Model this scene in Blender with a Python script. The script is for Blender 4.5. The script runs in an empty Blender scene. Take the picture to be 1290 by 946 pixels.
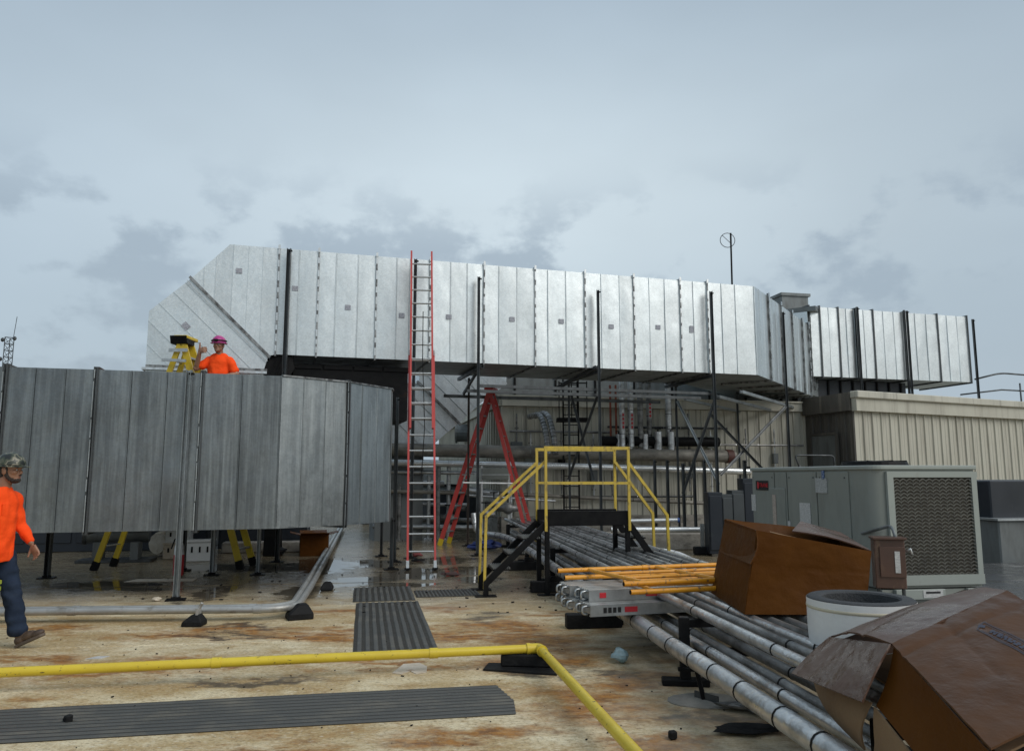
import bpy, bmesh, math, random
from mathutils import Vector, Matrix, Euler, noise as mnoise
R = math.radians
random.seed(7)
sc = bpy.context.scene
COL = sc.collection

# ------------------------------------------------------------------ camera
cam = bpy.data.cameras.new('camera')
cam.sensor_width = 36.0
cam.lens = 36.0 * 960 / 1290
cam.clip_start = 0.05
cam.clip_end = 2000
cam_o = bpy.data.objects.new('camera', cam)
COL.objects.link(cam_o)
cam_o.location = (0, 0, 1.6)
cam_o.rotation_euler = (R(97.5), 0, 0)
sc.camera = cam_o

# ------------------------------------------------------------------ light
SUN_DIR = Vector((0.60, -0.45, 0.66)).normalized()      # towards the sun, behind the thin cloud
sun = bpy.data.lights.new('sun', 'SUN')
sun.energy = 1.4
sun.angle = R(45)
sun.color = (1.0, 0.97, 0.93)
sun_o = bpy.data.objects.new('sun', sun)
COL.objects.link(sun_o)
sun_o.rotation_euler = SUN_DIR.to_track_quat('Z', 'Y').to_euler()
sun_o.location = SUN_DIR * 60

world = bpy.data.worlds.new('World')
sc.world = world
world.use_nodes = True
wt = world.node_tree
wt.nodes.clear()
def wn(t, **k):
    n = wt.nodes.new(t)
    for a, b in k.items():
        setattr(n, a, b)
    return n
def sky():
    L = wt.links.new
    out = wn('ShaderNodeOutputWorld'); bg = wn('ShaderNodeBackground')
    nish = wn('ShaderNodeTexSky', sky_type='NISHITA', sun_disc=False)
    nish.sun_elevation = math.asin(SUN_DIR.z)
    nish.sun_rotation = math.atan2(SUN_DIR.x, SUN_DIR.y)
    nish.air_density = 2.0; nish.dust_density = 4.0
    tc = wn('ShaderNodeTexCoord')
    sep = wn('ShaderNodeSeparateXYZ'); L(tc.outputs['Generated'], sep.inputs[0])
    # even overcast: veil brightest a little above the skyline, greyer overhead
    el = wn('ShaderNodeMapRange'); L(sep.outputs['Z'], el.inputs[0])
    el.inputs[1].default_value = 0.0; el.inputs[2].default_value = 0.75
    ramp = wn('ShaderNodeValToRGB'); L(el.outputs[0], ramp.inputs[0])
    e = ramp.color_ramp.elements
    e[0].position = 0.0; e[0].color = (3.75, 4.6, 5.4, 1)
    e[1].position = 1.0; e[1].color = (3.5, 4.35, 5.2, 1)
    m = ramp.color_ramp.elements.new(0.40); m.color = (3.8, 4.65, 5.45, 1)
    m = ramp.color_ramp.elements.new(0.68); m.color = (3.6, 4.45, 5.25, 1)
    # broad soft brightness changes
    mp = wn('ShaderNodeMapping'); L(tc.outputs['Generated'], mp.inputs[0])
    mp.inputs['Scale'].default_value = (1, 1, 2.2); mp.inputs['Location'].default_value = (0.35, 0.2, 0.1)
    n1 = wn('ShaderNodeTexNoise'); L(mp.outputs[0], n1.inputs[0])
    n1.inputs['Scale'].default_value = 1.7; n1.inputs['Detail'].default_value = 4
    r1 = wn('ShaderNodeMapRange'); L(n1.outputs[0], r1.inputs[0])
    r1.inputs[1].default_value = .3; r1.inputs[2].default_value = .7
    r1.inputs[3].default_value = .92; r1.inputs[4].default_value = 1.08
    mul = wn('ShaderNodeMix', data_type='RGBA', blend_type='MULTIPLY'); mul.inputs[0].default_value = 1
    L(ramp.outputs[0], mul.inputs[6]); L(r1.outputs[0], mul.inputs[7])
    # thin place in the veil, low ahead
    nv = wn('ShaderNodeVectorMath', operation='SUBTRACT'); L(tc.outputs['Generated'], nv.inputs[0]); nv.inputs[1].default_value = (.03, .932, .35)
    ns = wn('ShaderNodeVectorMath', operation='MULTIPLY'); L(nv.outputs[0], ns.inputs[0]); ns.inputs[1].default_value = (.62, .3, 1.9)
    nl_ = wn('ShaderNodeVectorMath', operation='LENGTH'); L(ns.outputs[0], nl_.inputs[0])
    gl = wn('ShaderNodeMapRange', interpolation_type='SMOOTHSTEP'); L(nl_.outputs['Value'], gl.inputs[0])
    gl.inputs[1].default_value = .50; gl.inputs[2].default_value = 0.0; gl.inputs[3].default_value = 1.0; gl.inputs[4].default_value = 1.44
    mulb = wn('ShaderNodeMix', data_type='RGBA', blend_type='MULTIPLY'); mulb.inputs[0].default_value = 1
    gc = wn('ShaderNodeMix', data_type='RGBA', clamp_result=False)
    gt = wn('ShaderNodeMapRange'); L(gl.outputs[0], gt.inputs[0]); gt.inputs[1].default_value = 1.0; gt.inputs[2].default_value = 1.44
    L(gt.outputs[0], gc.inputs[0]); gc.inputs[6].default_value = (1, 1, 1, 1); gc.inputs[7].default_value = (1.54, 1.46, 1.36, 1)
    L(mul.outputs[2], mulb.inputs[6]); L(gc.outputs[2], mulb.inputs[7]); mul = mulb
    # low ragged scud clouds near the skyline
    mp2 = wn('ShaderNodeMapping'); L(tc.outputs['Generated'], mp2.inputs[0])
    mp2.inputs['Scale'].default_value = (1, 1, 1.6); mp2.inputs['Location'].default_value = (5.1, 0.7, 1.3)
    n2 = wn('ShaderNodeTexNoise'); L(mp2.outputs[0], n2.inputs[0])
    n2.inputs['Scale'].default_value = 6.5; n2.inputs['Detail'].default_value = 9; n2.inputs['Roughness'].default_value = .55
    c2 = wn('ShaderNodeMapRange', interpolation_type='SMOOTHSTEP'); L(n2.outputs[0], c2.inputs[0])
    c2.inputs[1].default_value = .49; c2.inputs[2].default_value = .60
    z2 = wn('ShaderNodeMapRange', interpolation_type='SMOOTHSTEP'); L(sep.outputs['Z'], z2.inputs[0])
    z2.inputs[1].default_value = .40; z2.inputs[2].default_value = .27
    cm = wn('ShaderNodeMath', operation='MULTIPLY'); L(c2.outputs[0], cm.inputs[0]); L(z2.outputs[0], cm.inputs[1])
    cm2 = wn('ShaderNodeMath', operation='MULTIPLY'); L(cm.outputs[0], cm2.inputs[0]); cm2.inputs[1].default_value = .85
    mix2 = wn('ShaderNodeMix', data_type='RGBA'); L(cm2.outputs[0], mix2.inputs[0])
    L(mul.outputs[2], mix2.inputs[6]); mix2.inputs[7].default_value = (3.15, 3.9, 4.7, 1)
    # the clear-sky model still tints the veil
    mix = wn('ShaderNodeMix', data_type='RGBA'); mix.inputs[0].default_value = .9
    L(nish.outputs[0], mix.inputs[6]); L(mix2.outputs[2], mix.inputs[7])
    L(mix.outputs[2], bg.inputs[0]); bg.inputs[1].default_value = 0.091
    L(bg.outputs[0], out.inputs[0])
sky()
vs = sc.view_settings
vs.view_transform = 'Standard'; vs.look = 'None'; vs.exposure = 0.35; vs.gamma = 1.0
vs.use_curve_mapping = False
sc.cycles.use_denoising = True
sc.cycles.max_bounces = 5
world.cycles.sampling_method = 'MANUAL'; world.cycles.sample_map_resolution = 256

# ------------------------------------------------------------------ mesh helpers
class MB:
    def __init__(s): s.v = []; s.f = []; s.mi = []; s.m = 0
    def add(s, vs_, fs_):
        o = len(s.v); s.v += [Vector(v) for v in vs_]
        for f in fs_: s.f.append([i + o for i in f]); s.mi.append(s.m)
        return s
    def box(s, c, size, yaw=0, M=None):
        hx, hy, hz = (a / 2 for a in size)
        if M is None: M = Matrix.Rotation(yaw, 3, 'Z')
        c = Vector(c)
        vs_ = [c + M @ Vector((x*hx, y*hy, z*hz)) for z in (-1, 1) for y in (-1, 1) for x in (-1, 1)]
        return s.add(vs_, [(0,2,3,1),(4,5,7,6),(0,1,5,4),(2,6,7,3),(0,4,6,2),(1,3,7,5)])
    def beam(s, a, b, w, h, up=(0,0,1)):
        a = Vector(a); b = Vector(b); d = (b - a); L = d.length; d.normalize()
        up = Vector(up)
        if abs(d.dot(up)) > .97: up = Vector((0, 1, 0))
        x = d.cross(up).normalized(); z = x.cross(d)
        M = Matrix((x, d, z)).transposed()
        return s.box((a + b) / 2, (w, L, h), M=M)
    def channel(s, a, b, w=.041, t=.006, up=(0,-1,0)):
        """strut channel: back plate and two side plates, open towards `up`"""
        a = Vector(a); b = Vector(b); d = (b - a).normalized(); up = Vector(up)
        if abs(d.dot(up)) > .9: up = Vector((0, 0, 1))
        x = d.cross(up).normalized(); z = x.cross(d).normalized()
        s.beam(a - z*(w/2 - t/2), b - z*(w/2 - t/2), w, t, z)
        for k in (-1, 1): s.beam(a + x*k*(w/2 - t/2) + z*t/2, b + x*k*(w/2 - t/2) + z*t/2, t, w - t, z)
        return s
    def tube(s, pts, r, n=10, caps=True, closed=False):
        pts = [Vector(p) for p in pts]; N = len(pts)
        rs = r if isinstance(r, (list, tuple)) else [r] * N
        vs_ = []; prev = None
        for i, p in enumerate(pts):
            if closed: d = pts[(i+1) % N] - pts[i-1]
            else: d = (pts[min(i+1, N-1)] - pts[max(i-1, 0)])
            d.normalize()
            if prev is None:
                u = d.cross(Vector((0, 0, 1)))
                if u.length < .05: u = d.cross(Vector((0, 1, 0)))
            else: u = prev - d * prev.dot(d)
            u.normalize(); prev = u; w = d.cross(u)
            for k in range(n):
                a = 2 * math.pi * k / n
                vs_.append(p + (u * math.cos(a) + w * math.sin(a)) * rs[i])
        fs = []
        M = N if closed else N - 1
        for i in range(M):
            for k in range(n):
                a = i*n + k; b = i*n + (k+1) % n; j = (i+1) % N
                fs.append((a, b, j*n + (k+1) % n, j*n + k))
        if caps and not closed:
            fs.append(tuple(range(n))[::-1]); fs.append(tuple((N-1)*n + k for k in range(n)))
        return s.add(vs_, fs)
    def lathe(s, prof, c=(0,0,0), n=24, capb=False, capt=False, M=None):
        c = Vector(c); vs_ = []
        for r, z in prof:
            for k in range(n):
                a = 2 * math.pi * k / n
                p = Vector((r*math.cos(a), r*math.sin(a), z))
                vs_.append(c + (M @ p if M else p))
        fs = [(i*n + k, i*n + (k+1) % n, (i+1)*n + (k+1) % n, (i+1)*n + k) for i in range(len(prof)-1) for k in range(n)]
        if capb: fs.append(tuple(range(n))[::-1])
        if capt: fs.append(tuple((len(prof)-1)*n + k for k in range(n)))
        return s.add(vs_, fs)
    def prism(s, poly, ext):
        """closed 3d polygon swept along ext"""
        poly = [Vector(p) for p in poly]; n = len(poly); ext = Vector(ext)
        nn = Vector((0, 0, 0))
        for i in range(n): nn += poly[i].cross(poly[(i+1) % n])
        if nn.dot(ext) > 0: poly = poly[::-1]
        fs = [tuple(range(n)), tuple(range(2*n-1, n-1, -1))]
        fs += [(i, n+i, n+(i+1) % n, (i+1) % n) for i in range(n)]
        return s.add(poly + [p + ext for p in poly], fs)
    def plate(s, a, b, c, d, t, nu=1, nv=1, bend=None):
        """quad a b c d, thickness t, cut nu x nv, optionally bent by bend(u,v) metres along its normal"""
        a, b, c, d = map(Vector, (a, b, c, d))
        n = ((b - a).cross(d - a)).normalized()
        vs_ = []
        for sgn in (0.5, -0.5):
            for j in range(nv + 1):
                for i in range(nu + 1):
                    u = i/nu; v = j/nv
                    p = (a*(1-u) + b*u)*(1-v) + (d*(1-u) + c*u)*v
                    p = p + n * (sgn*t + (bend(u, v) if bend else 0))
                    vs_.append(p)
        W = nu + 1; S = W*(nv+1); fs = []
        for j in range(nv):
            for i in range(nu):
                q = j*W + i
                fs.append((q, q+1, q+W+1, q+W)); fs.append((S+q, S+q+W, S+q+W+1, S+q+1))
        for i in range(nu):
            fs.append((i, S+i, S+i+1, i+1)); q = nv*W + i; fs.append((q, q+1, S+q+1, S+q))
        for j in range(nv):
            q = j*W; fs.append((q, q+W, S+q+W, S+q)); q = j*W + nu; fs.append((q, S+q, S+q+W, q+W))
        return s.add(vs_, fs)
    def ell(s, c, r, M=None, nu=16, nv=10):
        c = Vector(c); vs_ = []
        r = (r, r, r) if not isinstance(r, (tuple, list)) else r
        for j in range(1, nv):
            th = math.pi*j/nv
            for k in range(nu):
                a = 2*math.pi*k/nu
                p = Vector((r[0]*math.sin(th)*math.cos(a), r[1]*math.sin(th)*math.sin(a), r[2]*math.cos(th)))
                vs_.append(c + (M @ p if M else p))
        top = len(vs_); zt = Vector((0, 0, r[2])); vs_ += [c + (M @ zt if M else zt), c - (M @ zt if M else zt)]
        fs = []
        for j in range(nv-2):
            for k in range(nu): fs.append((j*nu+k, (j+1)*nu+k, (j+1)*nu+(k+1) % nu, j*nu+(k+1) % nu))
        for k in range(nu):
            fs.append((top, k, (k+1) % nu)); q = (nv-2)*nu; fs.append((top+1, q+(k+1) % nu, q+k))
        return s.add(vs_, fs)
    def build(s, name, mat, parent=None, smooth=False, bevel=0, base=None, auto=None):
        """one mesh object; a top-level mesh gets its origin at its base"""
        me = bpy.data.meshes.new(name)
        if parent is not None:
            off = parent['_w'] if '_w' in parent else (0, 0, 0)
            off = Vector(off)
        elif base is not None: off = Vector(base)
        else:
            xs = [v.x for v in s.v]; ys = [v.y for v in s.v]; zs = [v.z for v in s.v]
            off = Vector(((min(xs)+max(xs))/2, (min(ys)+max(ys))/2, min(zs)))
        if parent is not None and base is not None:
            b = Vector(base); me.from_pydata([v - b for v in s.v], [], s.f)
        else: me.from_pydata([v - off for v in s.v], [], s.f)
        for mm in (mat if isinstance(mat, (list, tuple)) else [mat]): me.materials.append(mm)
        if len(set(s.mi)) > 1: me.polygons.foreach_set('material_index', s.mi)
        if smooth: me.polygons.foreach_set('use_smooth', [True]*len(me.polygons))
        me.update()
        if auto: me.set_sharp_from_angle(angle=R(auto))
        o = bpy.data.objects.new(name, me); COL.objects.link(o)
        if parent is not None:
            o.parent = parent
            if base is not None: o.location = Vector(base) - off; o['_w'] = tuple(base)
            else: o['_w'] = tuple(off)
        else: o.location = off; o['_w'] = tuple(off)
        if bevel:
            md = o.modifiers.new('bevel', 'BEVEL'); md.width = bevel; md.segments = 1; md.limit_method = 'ANGLE'
        return o

def tag(o, label, cat, group=None):
    o['label'] = label; o['category'] = cat
    if group: o['group'] = group
    return o
def kind(o, k): o['kind'] = k; return o
def thing(name, label, cat, base=(0, 0, 0), group=None):
    o = bpy.data.objects.new(name, None); COL.objects.link(o)
    o.location = base; o.empty_display_size = .2; o['_w'] = tuple(base)
    return tag(o, label, cat, group)
class Fr:
    """local frame: origin, yaw; p(x,y,z) gives the world point"""
    def __init__(s, o, yaw, k=1.0): s.o = Vector(o); s.M = Matrix.Rotation(yaw, 3, 'Z'); s.yaw = yaw; s.k = k
    def p(s, x, y, z=0): return s.o + s.M @ Vector((x, y, z))*s.k
    def d(s, x, y, z=0): return s.M @ Vector((x, y, z))
def clip(poly, n, d):
    """keep the side n.p <= d of a 2d polygon"""
    out = []
    for i in range(len(poly)):
        a, b = poly[i], poly[(i+1) % len(poly)]
        da = n[0]*a[0] + n[1]*a[1] - d; db = n[0]*b[0] + n[1]*b[1] - d
        if da <= 0: out.append(a)
        if (da < 0 < db) or (db < 0 < da):
            t = da/(da - db); out.append((a[0] + (b[0]-a[0])*t, a[1] + (b[1]-a[1])*t))
    return out
def bendpath(pts, rad, n=6):
    """round the corners of a polyline"""
    pts = [Vector(p) for p in pts]; out = [pts[0]]
    for i in range(1, len(pts)-1):
        a, b, c = pts[i-1], pts[i], pts[i+1]
        d1 = (a-b).normalized(); d2 = (c-b).normalized()
        k = min(rad, (a-b).length*.45, (c-b).length*.45)
        p1 = b + d1*k; p2 = b + d2*k
        for j in range(n+1):
            t = j/n; out.append(p1*(1-t)**2 + b*2*t*(1-t) + p2*t*t)
    out.append(pts[-1]); return out

# ------------------------------------------------------------------ materials
def nodes_of(name):
    m = bpy.data.materials.new(name); m.use_nodes = True
    nt = m.node_tree; b = nt.nodes['Principled BSDF']
    def N(t, **k):
        n = nt.nodes.new(t)
        for a, c in k.items(): setattr(n, a, c)
        return n
    return m, nt, b, N, nt.links.new
def c4(c): return (c[0], c[1], c[2], 1)
def M_(name, c1, c2=None, rough=.5, metal=0, sc_=(4, 4, 4), detail=5, lo=.35, hi=.65, bump=0, bsc=60, rvar=0.1,
       grime=None, gsc=(2, 2, 2), glo=.55, ghi=.75, coat=0, spec=.5, vary=0):
    """two-tone noise colour, optional grime/rust layer, roughness variation and fine bump; all in world space"""
    m, nt, b, N, L = nodes_of(name)
    geo = N('ShaderNodeNewGeometry')
    mp = N('ShaderNodeMapping'); L(geo.outputs['Position'], mp.inputs[0]); mp.inputs['Scale'].default_value = sc_
    no = N('ShaderNodeTexNoise'); L(mp.outputs[0], no.inputs[0]); no.inputs['Scale'].default_value = 1; no.inputs['Detail'].default_value = detail
    no.inputs['Roughness'].default_value = .6
    mr = N('ShaderNodeMapRange'); L(no.outputs[0], mr.inputs[0]); mr.inputs[1].default_value = lo; mr.inputs[2].default_value = hi
    mx = N('ShaderNodeMix', data_type='RGBA'); L(mr.outputs[0], mx.inputs[0])
    mx.inputs[6].default_value = c4(c1); mx.inputs[7].default_value = c4(c2 or [x*.8 for x in c1])
    col = mx.outputs[2]
    if grime:
        mp2 = N('ShaderNodeMapping'); L(geo.outputs['Position'], mp2.inputs[0]); mp2.inputs['Scale'].default_value = gsc; mp2.inputs['Location'].default_value = (3.1, 7.7, 1.3)
        n2 = N('ShaderNodeTexNoise'); L(mp2.outputs[0], n2.inputs[0]); n2.inputs['Scale'].default_value = 1; n2.inputs['Detail'].default_value = 8; n2.inputs['Roughness'].default_value = .65
        m2 = N('ShaderNodeMapRange'); L(n2.outputs[0], m2.inputs[0]); m2.inputs[1].default_value = glo; m2.inputs[2].default_value = ghi
        x2 = N('ShaderNodeMix', data_type='RGBA'); L(m2.outputs[0], x2.inputs[0]); L(col, x2.inputs[6]); x2.inputs[7].default_value = c4(grime)
        col = x2.outputs[2]
    if vary:
        oi = N('ShaderNodeObjectInfo'); v = N('ShaderNodeMapRange'); L(oi.outputs['Random'], v.inputs[0])
        v.inputs[3].default_value = 1 - vary; v.inputs[4].default_value = 1 + vary
        x3 = N('ShaderNodeMix', data_type='RGBA', blend_type='MULTIPLY'); x3.inputs[0].default_value = 1; L(col, x3.inputs[6]); L(v.outputs[0], x3.inputs[7]); col = x3.outputs[2]
    L(col, b.inputs['Base Color'])
    rr = N('ShaderNodeMapRange'); L(no.outputs[0], rr.inputs[0]); rr.inputs[1].default_value = .3; rr.inputs[2].default_value = .7
    rr.inputs[3].default_value = max(.02, rough - rvar); rr.inputs[4].default_value = min(1, rough + rvar); L(rr.outputs[0], b.inputs['Roughness'])
    b.inputs['Metallic'].default_value = metal; b.inputs['Coat Weight'].default_value = coat; b.inputs['Coat Roughness'].default_value = .25
    b.inputs['Specular IOR Level'].default_value = spec
    if bump:
        n3 = N('ShaderNodeTexNoise'); L(geo.outputs['Position'], n3.inputs[0]); n3.inputs['Scale'].default_value = bsc; n3.inputs['Detail'].default_value = 4
        bp = N('ShaderNodeBump'); L(n3.outputs[0], bp.inputs['Height']); bp.inputs['Strength'].default_value = bump; bp.inputs['Distance'].default_value = .02
        L(bp.outputs[0], b.inputs['Normal'])
    return m

def galv(name, c1, c2, dirt, rough, streak, streak_amt, metal=.9, spangle=.12, wobble=.35, dlo=.5, dhi=.75):
    """galvanised sheet: spangle crystals, vertical water streaks, grime clouds, oil-canning relief"""
    m, nt, b, N, L = nodes_of(name)
    geo = N('ShaderNodeNewGeometry'); P = geo.outputs['Position']
    oi = N('ShaderNodeObjectInfo')
    vo = N('ShaderNodeTexVoronoi'); L(P, vo.inputs[0]); vo.inputs['Scale'].default_value = 42
    sv = N('ShaderNodeSeparateColor'); L(vo.outputs['Color'], sv.inputs[0])
    m1 = N('ShaderNodeMapping'); L(P, m1.inputs[0]); m1.inputs['Scale'].default_value = (1.3, 1.3, .8)
    n1 = N('ShaderNodeTexNoise'); L(m1.outputs[0], n1.inputs[0]); n1.inputs['Scale'].default_value = 1.2; n1.inputs['Detail'].default_value = 7
    mr = N('ShaderNodeMapRange'); L(n1.outputs[0], mr.inputs[0]); mr.inputs[1].default_value = .32; mr.inputs[2].default_value = .68
    mx = N('ShaderNodeMix', data_type='RGBA'); L(mr.outputs[0], mx.inputs[0]); mx.inputs[6].default_value = c4(c1); mx.inputs[7].default_value = c4(c2)
    m2 = N('ShaderNodeMapping'); L(P, m2.inputs[0]); m2.inputs['Scale'].default_value = (16, 16, .55)
    n2 = N('ShaderNodeTexNoise'); L(m2.outputs[0], n2.inputs[0]); n2.inputs['Scale'].default_value = 1; n2.inputs['Detail'].default_value = 6; n2.inputs['Roughness'].default_value = .65
    s2 = N('ShaderNodeMapRange'); L(n2.outputs[0], s2.inputs[0]); s2.inputs[1].default_value = .42; s2.inputs[2].default_value = .68; s2.inputs[4].default_value = streak_amt
    x2 = N('ShaderNodeMix', data_type='RGBA'); L(s2.outputs[0], x2.inputs[0]); L(mx.outputs[2], x2.inputs[6]); x2.inputs[7].default_value = c4(streak)
    m3 = N('ShaderNodeMapping'); L(P, m3.inputs[0]); m3.inputs['Scale'].default_value = (2.2, 2.2, .9); m3.inputs['Location'].default_value = (5, 2, 9)
    n3 = N('ShaderNodeTexNoise'); L(m3.outputs[0], n3.inputs[0]); n3.inputs['Scale'].default_value = 1; n3.inputs['Detail'].default_value = 9; n3.inputs['Roughness'].default_value = .7
    s3 = N('ShaderNodeMapRange'); L(n3.outputs[0], s3.inputs[0]); s3.inputs[1].default_value = dlo; s3.inputs[2].default_value = dhi
    x3 = N('ShaderNodeMix', data_type='RGBA'); L(s3.outputs[0], x3.inputs[0]); L(x2.outputs[2], x3.inputs[6]); x3.inputs[7].default_value = c4(dirt)
    sp = N('ShaderNodeMapRange'); L(sv.outputs[0], sp.inputs[0]); sp.inputs[3].default_value = 1 - spangle; sp.inputs[4].default_value = 1 + spangle*.4
    x4 = N('ShaderNodeMix', data_type='RGBA', blend_type='MULTIPLY'); x4.inputs[0].default_value = 1; L(x3.outputs[2], x4.inputs[6]); L(sp.outputs[0], x4.inputs[7])
    ov = N('ShaderNodeMapRange'); L(oi.outputs['Random'], ov.inputs[0]); ov.inputs[3].default_value = .93; ov.inputs[4].default_value = 1.05
    x5 = N('ShaderNodeMix', data_type='RGBA', blend_type='MULTIPLY'); x5.inputs[0].default_value = 1; L(x4.outputs[2], x5.inputs[6]); L(ov.outputs[0], x5.inputs[7])
    L(x5.outputs[2], b.inputs['Base Color']); b.inputs['Metallic'].default_value = metal
    ra = N('ShaderNodeMath', operation='MULTIPLY_ADD'); L(n1.outputs[0], ra.inputs[0]); ra.inputs[1].default_value = .14; ra.inputs[2].default_value = rough - .07
    rb = N('ShaderNodeMath', operation='MULTIPLY_ADD'); L(sv.outputs[1], rb.inputs[0]); rb.inputs[1].default_value = .08; L(ra.outputs[0], rb.inputs[2])
    L(rb.outputs[0], b.inputs['Roughness'])
    m4 = N('ShaderNodeMapping'); L(P, m4.inputs[0]); m4.inputs['Scale'].default_value = (2.6, 2.6, 1.5)
    n4 = N('ShaderNodeTexNoise'); L(m4.outputs[0], n4.inputs[0]); n4.inputs['Scale'].default_value = 1; n4.inputs['Detail'].default_value = 2
    bp = N('ShaderNodeBump'); L(n4.outputs[0], bp.inputs['Height']); bp.inputs['Strength'].default_value = wobble; bp.inputs['Distance'].default_value = .12
    L(bp.outputs[0], b.inputs['Normal'])
    return m
GN = galv('galvanised_new', (.73, .775, .78), (.68, .72, .725), (.53, .565, .565), .36, (.62, .66, .66), .25, metal=.9, spangle=.10, wobble=.11, dlo=.56, dhi=.85)
GM = galv('galvanised_mid', (.80, .84, .86), (.72, .76, .78), (.5, .53, .55), .45, (.8, .82, .82), .3, metal=.35)
GO = galv('galvanised_weathered', (.215, .235, .245), (.15, .165, .172), (.09, .10, .105), .36, (.34, .37, .375), .7, spangle=.08, metal=.9, wobble=.16, dlo=.5, dhi=.85)
GO2 = galv('galvanised_mottled_lit', (.29, .312, .315), (.24, .26, .264), (.16, .175, .18), .36, (.42, .45, .45), .7, spangle=.08, metal=.9, wobble=.14, dlo=.52, dhi=.8)  # mottled sheet, with sky light on the turned panels painted in as a paler tone
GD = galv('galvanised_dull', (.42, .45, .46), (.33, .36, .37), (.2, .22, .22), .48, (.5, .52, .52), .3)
STRUT = M_('strut_steel', (.10, .107, .11), (.06, .064, .066), .45, .7, (6, 6, 2), bump=.1)
FLNG = M_('flange_steel', (.30, .31, .31), (.09, .09, .09), .5, .7, (9, 9, 6), lo=.4, hi=.6)
CLEAT = M_('bright_clip', (.75, .77, .77), (.5, .52, .52), .35, .9, (14, 14, 14))
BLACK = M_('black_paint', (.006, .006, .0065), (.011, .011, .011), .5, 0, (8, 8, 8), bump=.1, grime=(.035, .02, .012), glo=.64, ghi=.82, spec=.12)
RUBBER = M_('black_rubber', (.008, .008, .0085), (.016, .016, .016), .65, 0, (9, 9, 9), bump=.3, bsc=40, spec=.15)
RED = M_('red_fibreglass', (.50, .055, .045), (.40, .045, .04), .45, 0, (3, 3, 3), grime=(.2, .05, .04), glo=.6, ghi=.85)
ALU = M_('aluminium', (.52, .535, .53), (.38, .39, .385), .38, .85, (10, 10, 10), bump=.08)
YEL = M_('yellow_ladder', (.60, .43, .02), (.48, .34, .02), .45, 0, (4, 4, 4))
YRAIL = M_('yellow_rail_paint', (.60, .43, .05), (.46, .33, .06), .5, 0, (12, 12, 3), grime=(.16, .11, .05), gsc=(14, 14, 6), glo=.52, ghi=.7)
YPIPE = M_('yellow_pipe_paint', (.66, .50, .035), (.58, .42, .03), .42, 0, (3, 3, 3), grime=(.10, .07, .03), gsc=(20, 30, 30), glo=.61, ghi=.67)
ORANGE = M_('orange_scaffold_paint', (.74, .32, .015), (.64, .26, .015), .45, 0, (5, 5, 5), grime=(.16, .09, .04), gsc=(22, 22, 22), glo=.56, ghi=.66)
LAG = M_('pipe_jacket', (.66, .67, .67), (.46, .47, .47), .36, .8, (5, 5, 8), bump=.35, bsc=22, grime=(.12, .115, .1), gsc=(3, 3, 5), glo=.5, ghi=.75)
LAGD = M_('pipe_jacket_dirty', (.33, .33, .32), (.21, .21, .205), .48, .55, (5, 5, 8), bump=.3, bsc=25, grime=(.05, .047, .04), gsc=(3, 2, 5), glo=.45, ghi=.7)
LAGW = M_('pipe_jacket_bright', (.72, .74, .74), (.56, .58, .58), .33, .7, (4, 4, 6), bump=.15, grime=(.3, .28, .24), gsc=(2, 2, 4), glo=.55, ghi=.8)
LAGT = M_('pipe_lagging_old', (.30, .28, .24), (.20, .185, .16), .6, .25, (3, 3, 6), bump=.3, bsc=25, grime=(.08, .07, .06), gsc=(2, 2, 4), glo=.5, ghi=.75)
CONDUIT = M_('grey_conduit', (.42, .42, .40), (.30, .30, .285), .42, .5, (3, 3, 8), grime=(.15, .13, .1), gsc=(5, 5, 8), glo=.55, ghi=.75)
SIDE = M_('siding_beige', (.47, .455, .375), (.42, .40, .33), .6, 0, (1.5, 1.5, .6), grime=(.27, .25, .20), gsc=(5, 5, .35), glo=.5, ghi=.75, vary=.03)
SIDED = M_('siding_taupe_weathered', (.52, .50, .42), (.44, .425, .355), .65, 0, (1.5, 1.5, .5), grime=(.20, .185, .155), gsc=(6, 6, .3), glo=.53, ghi=.72, vary=.05)
SIDEB = M_('siding_dark', (.085, .078, .066), (.055, .05, .044), .65, 0, (2, 2, .5), grime=(.17, .15, .12), gsc=(7, 7, .3), glo=.54, ghi=.72, vary=.05)  # near-black siding tone for the return wall
CONC = M_('concrete', (.33, .31, .27), (.22, .205, .18), .8, 0, (3, 3, 6), bump=.3, bsc=30, grime=(.10, .09, .075), gsc=(4, 4, 8), glo=.5, ghi=.7)
ACP = M_('unit_grey_paint', (.24, .255, .228), (.215, .23, .205), .42, 0, (1.2, 1.2, 1), grime=(.14, .145, .13), gsc=(2.5, 2.5, .8), glo=.52, ghi=.8, bump=.05, bsc=8)
ACF = M_('unit_frame_paint', (.29, .315, .285), (.26, .285, .26), .4, 0, (2, 2, 2), grime=(.22, .22, .19), gsc=(6, 6, 4), glo=.58, ghi=.8)
WHITEM = M_('white_jacket', (.68, .69, .68), (.60, .61, .60), .5, 0, (2.5, 2.5, 2.5), grime=(.42, .41, .38), gsc=(4, 4, 1.5), glo=.58, ghi=.8, bump=.2, bsc=9)
FOAM = M_('black_foam', (.03, .032, .034), (.05, .052, .055), .8, 0, (15, 15, 15), bump=.4, bsc=80)
PAPER = M_('label_paper', (.52, .52, .50), (.40, .40, .39), .6, 0, (30, 30, 120), lo=.45, hi=.55)
STICK = M_('grey_sticker', (.25, .26, .30), (.36, .37, .41), .5, 0, (40, 40, 40), lo=.45, hi=.55)
REDP = M_('red_label', (.52, .02, .03), (.42, .02, .03), .5)
NAVY = M_('dark_blue_panel', (.010, .014, .02), (.016, .02, .027), .4, 0, (2, 2, 1), grime=(.06, .065, .065), gsc=(3, 3, 2), glo=.6, ghi=.85)
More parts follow.
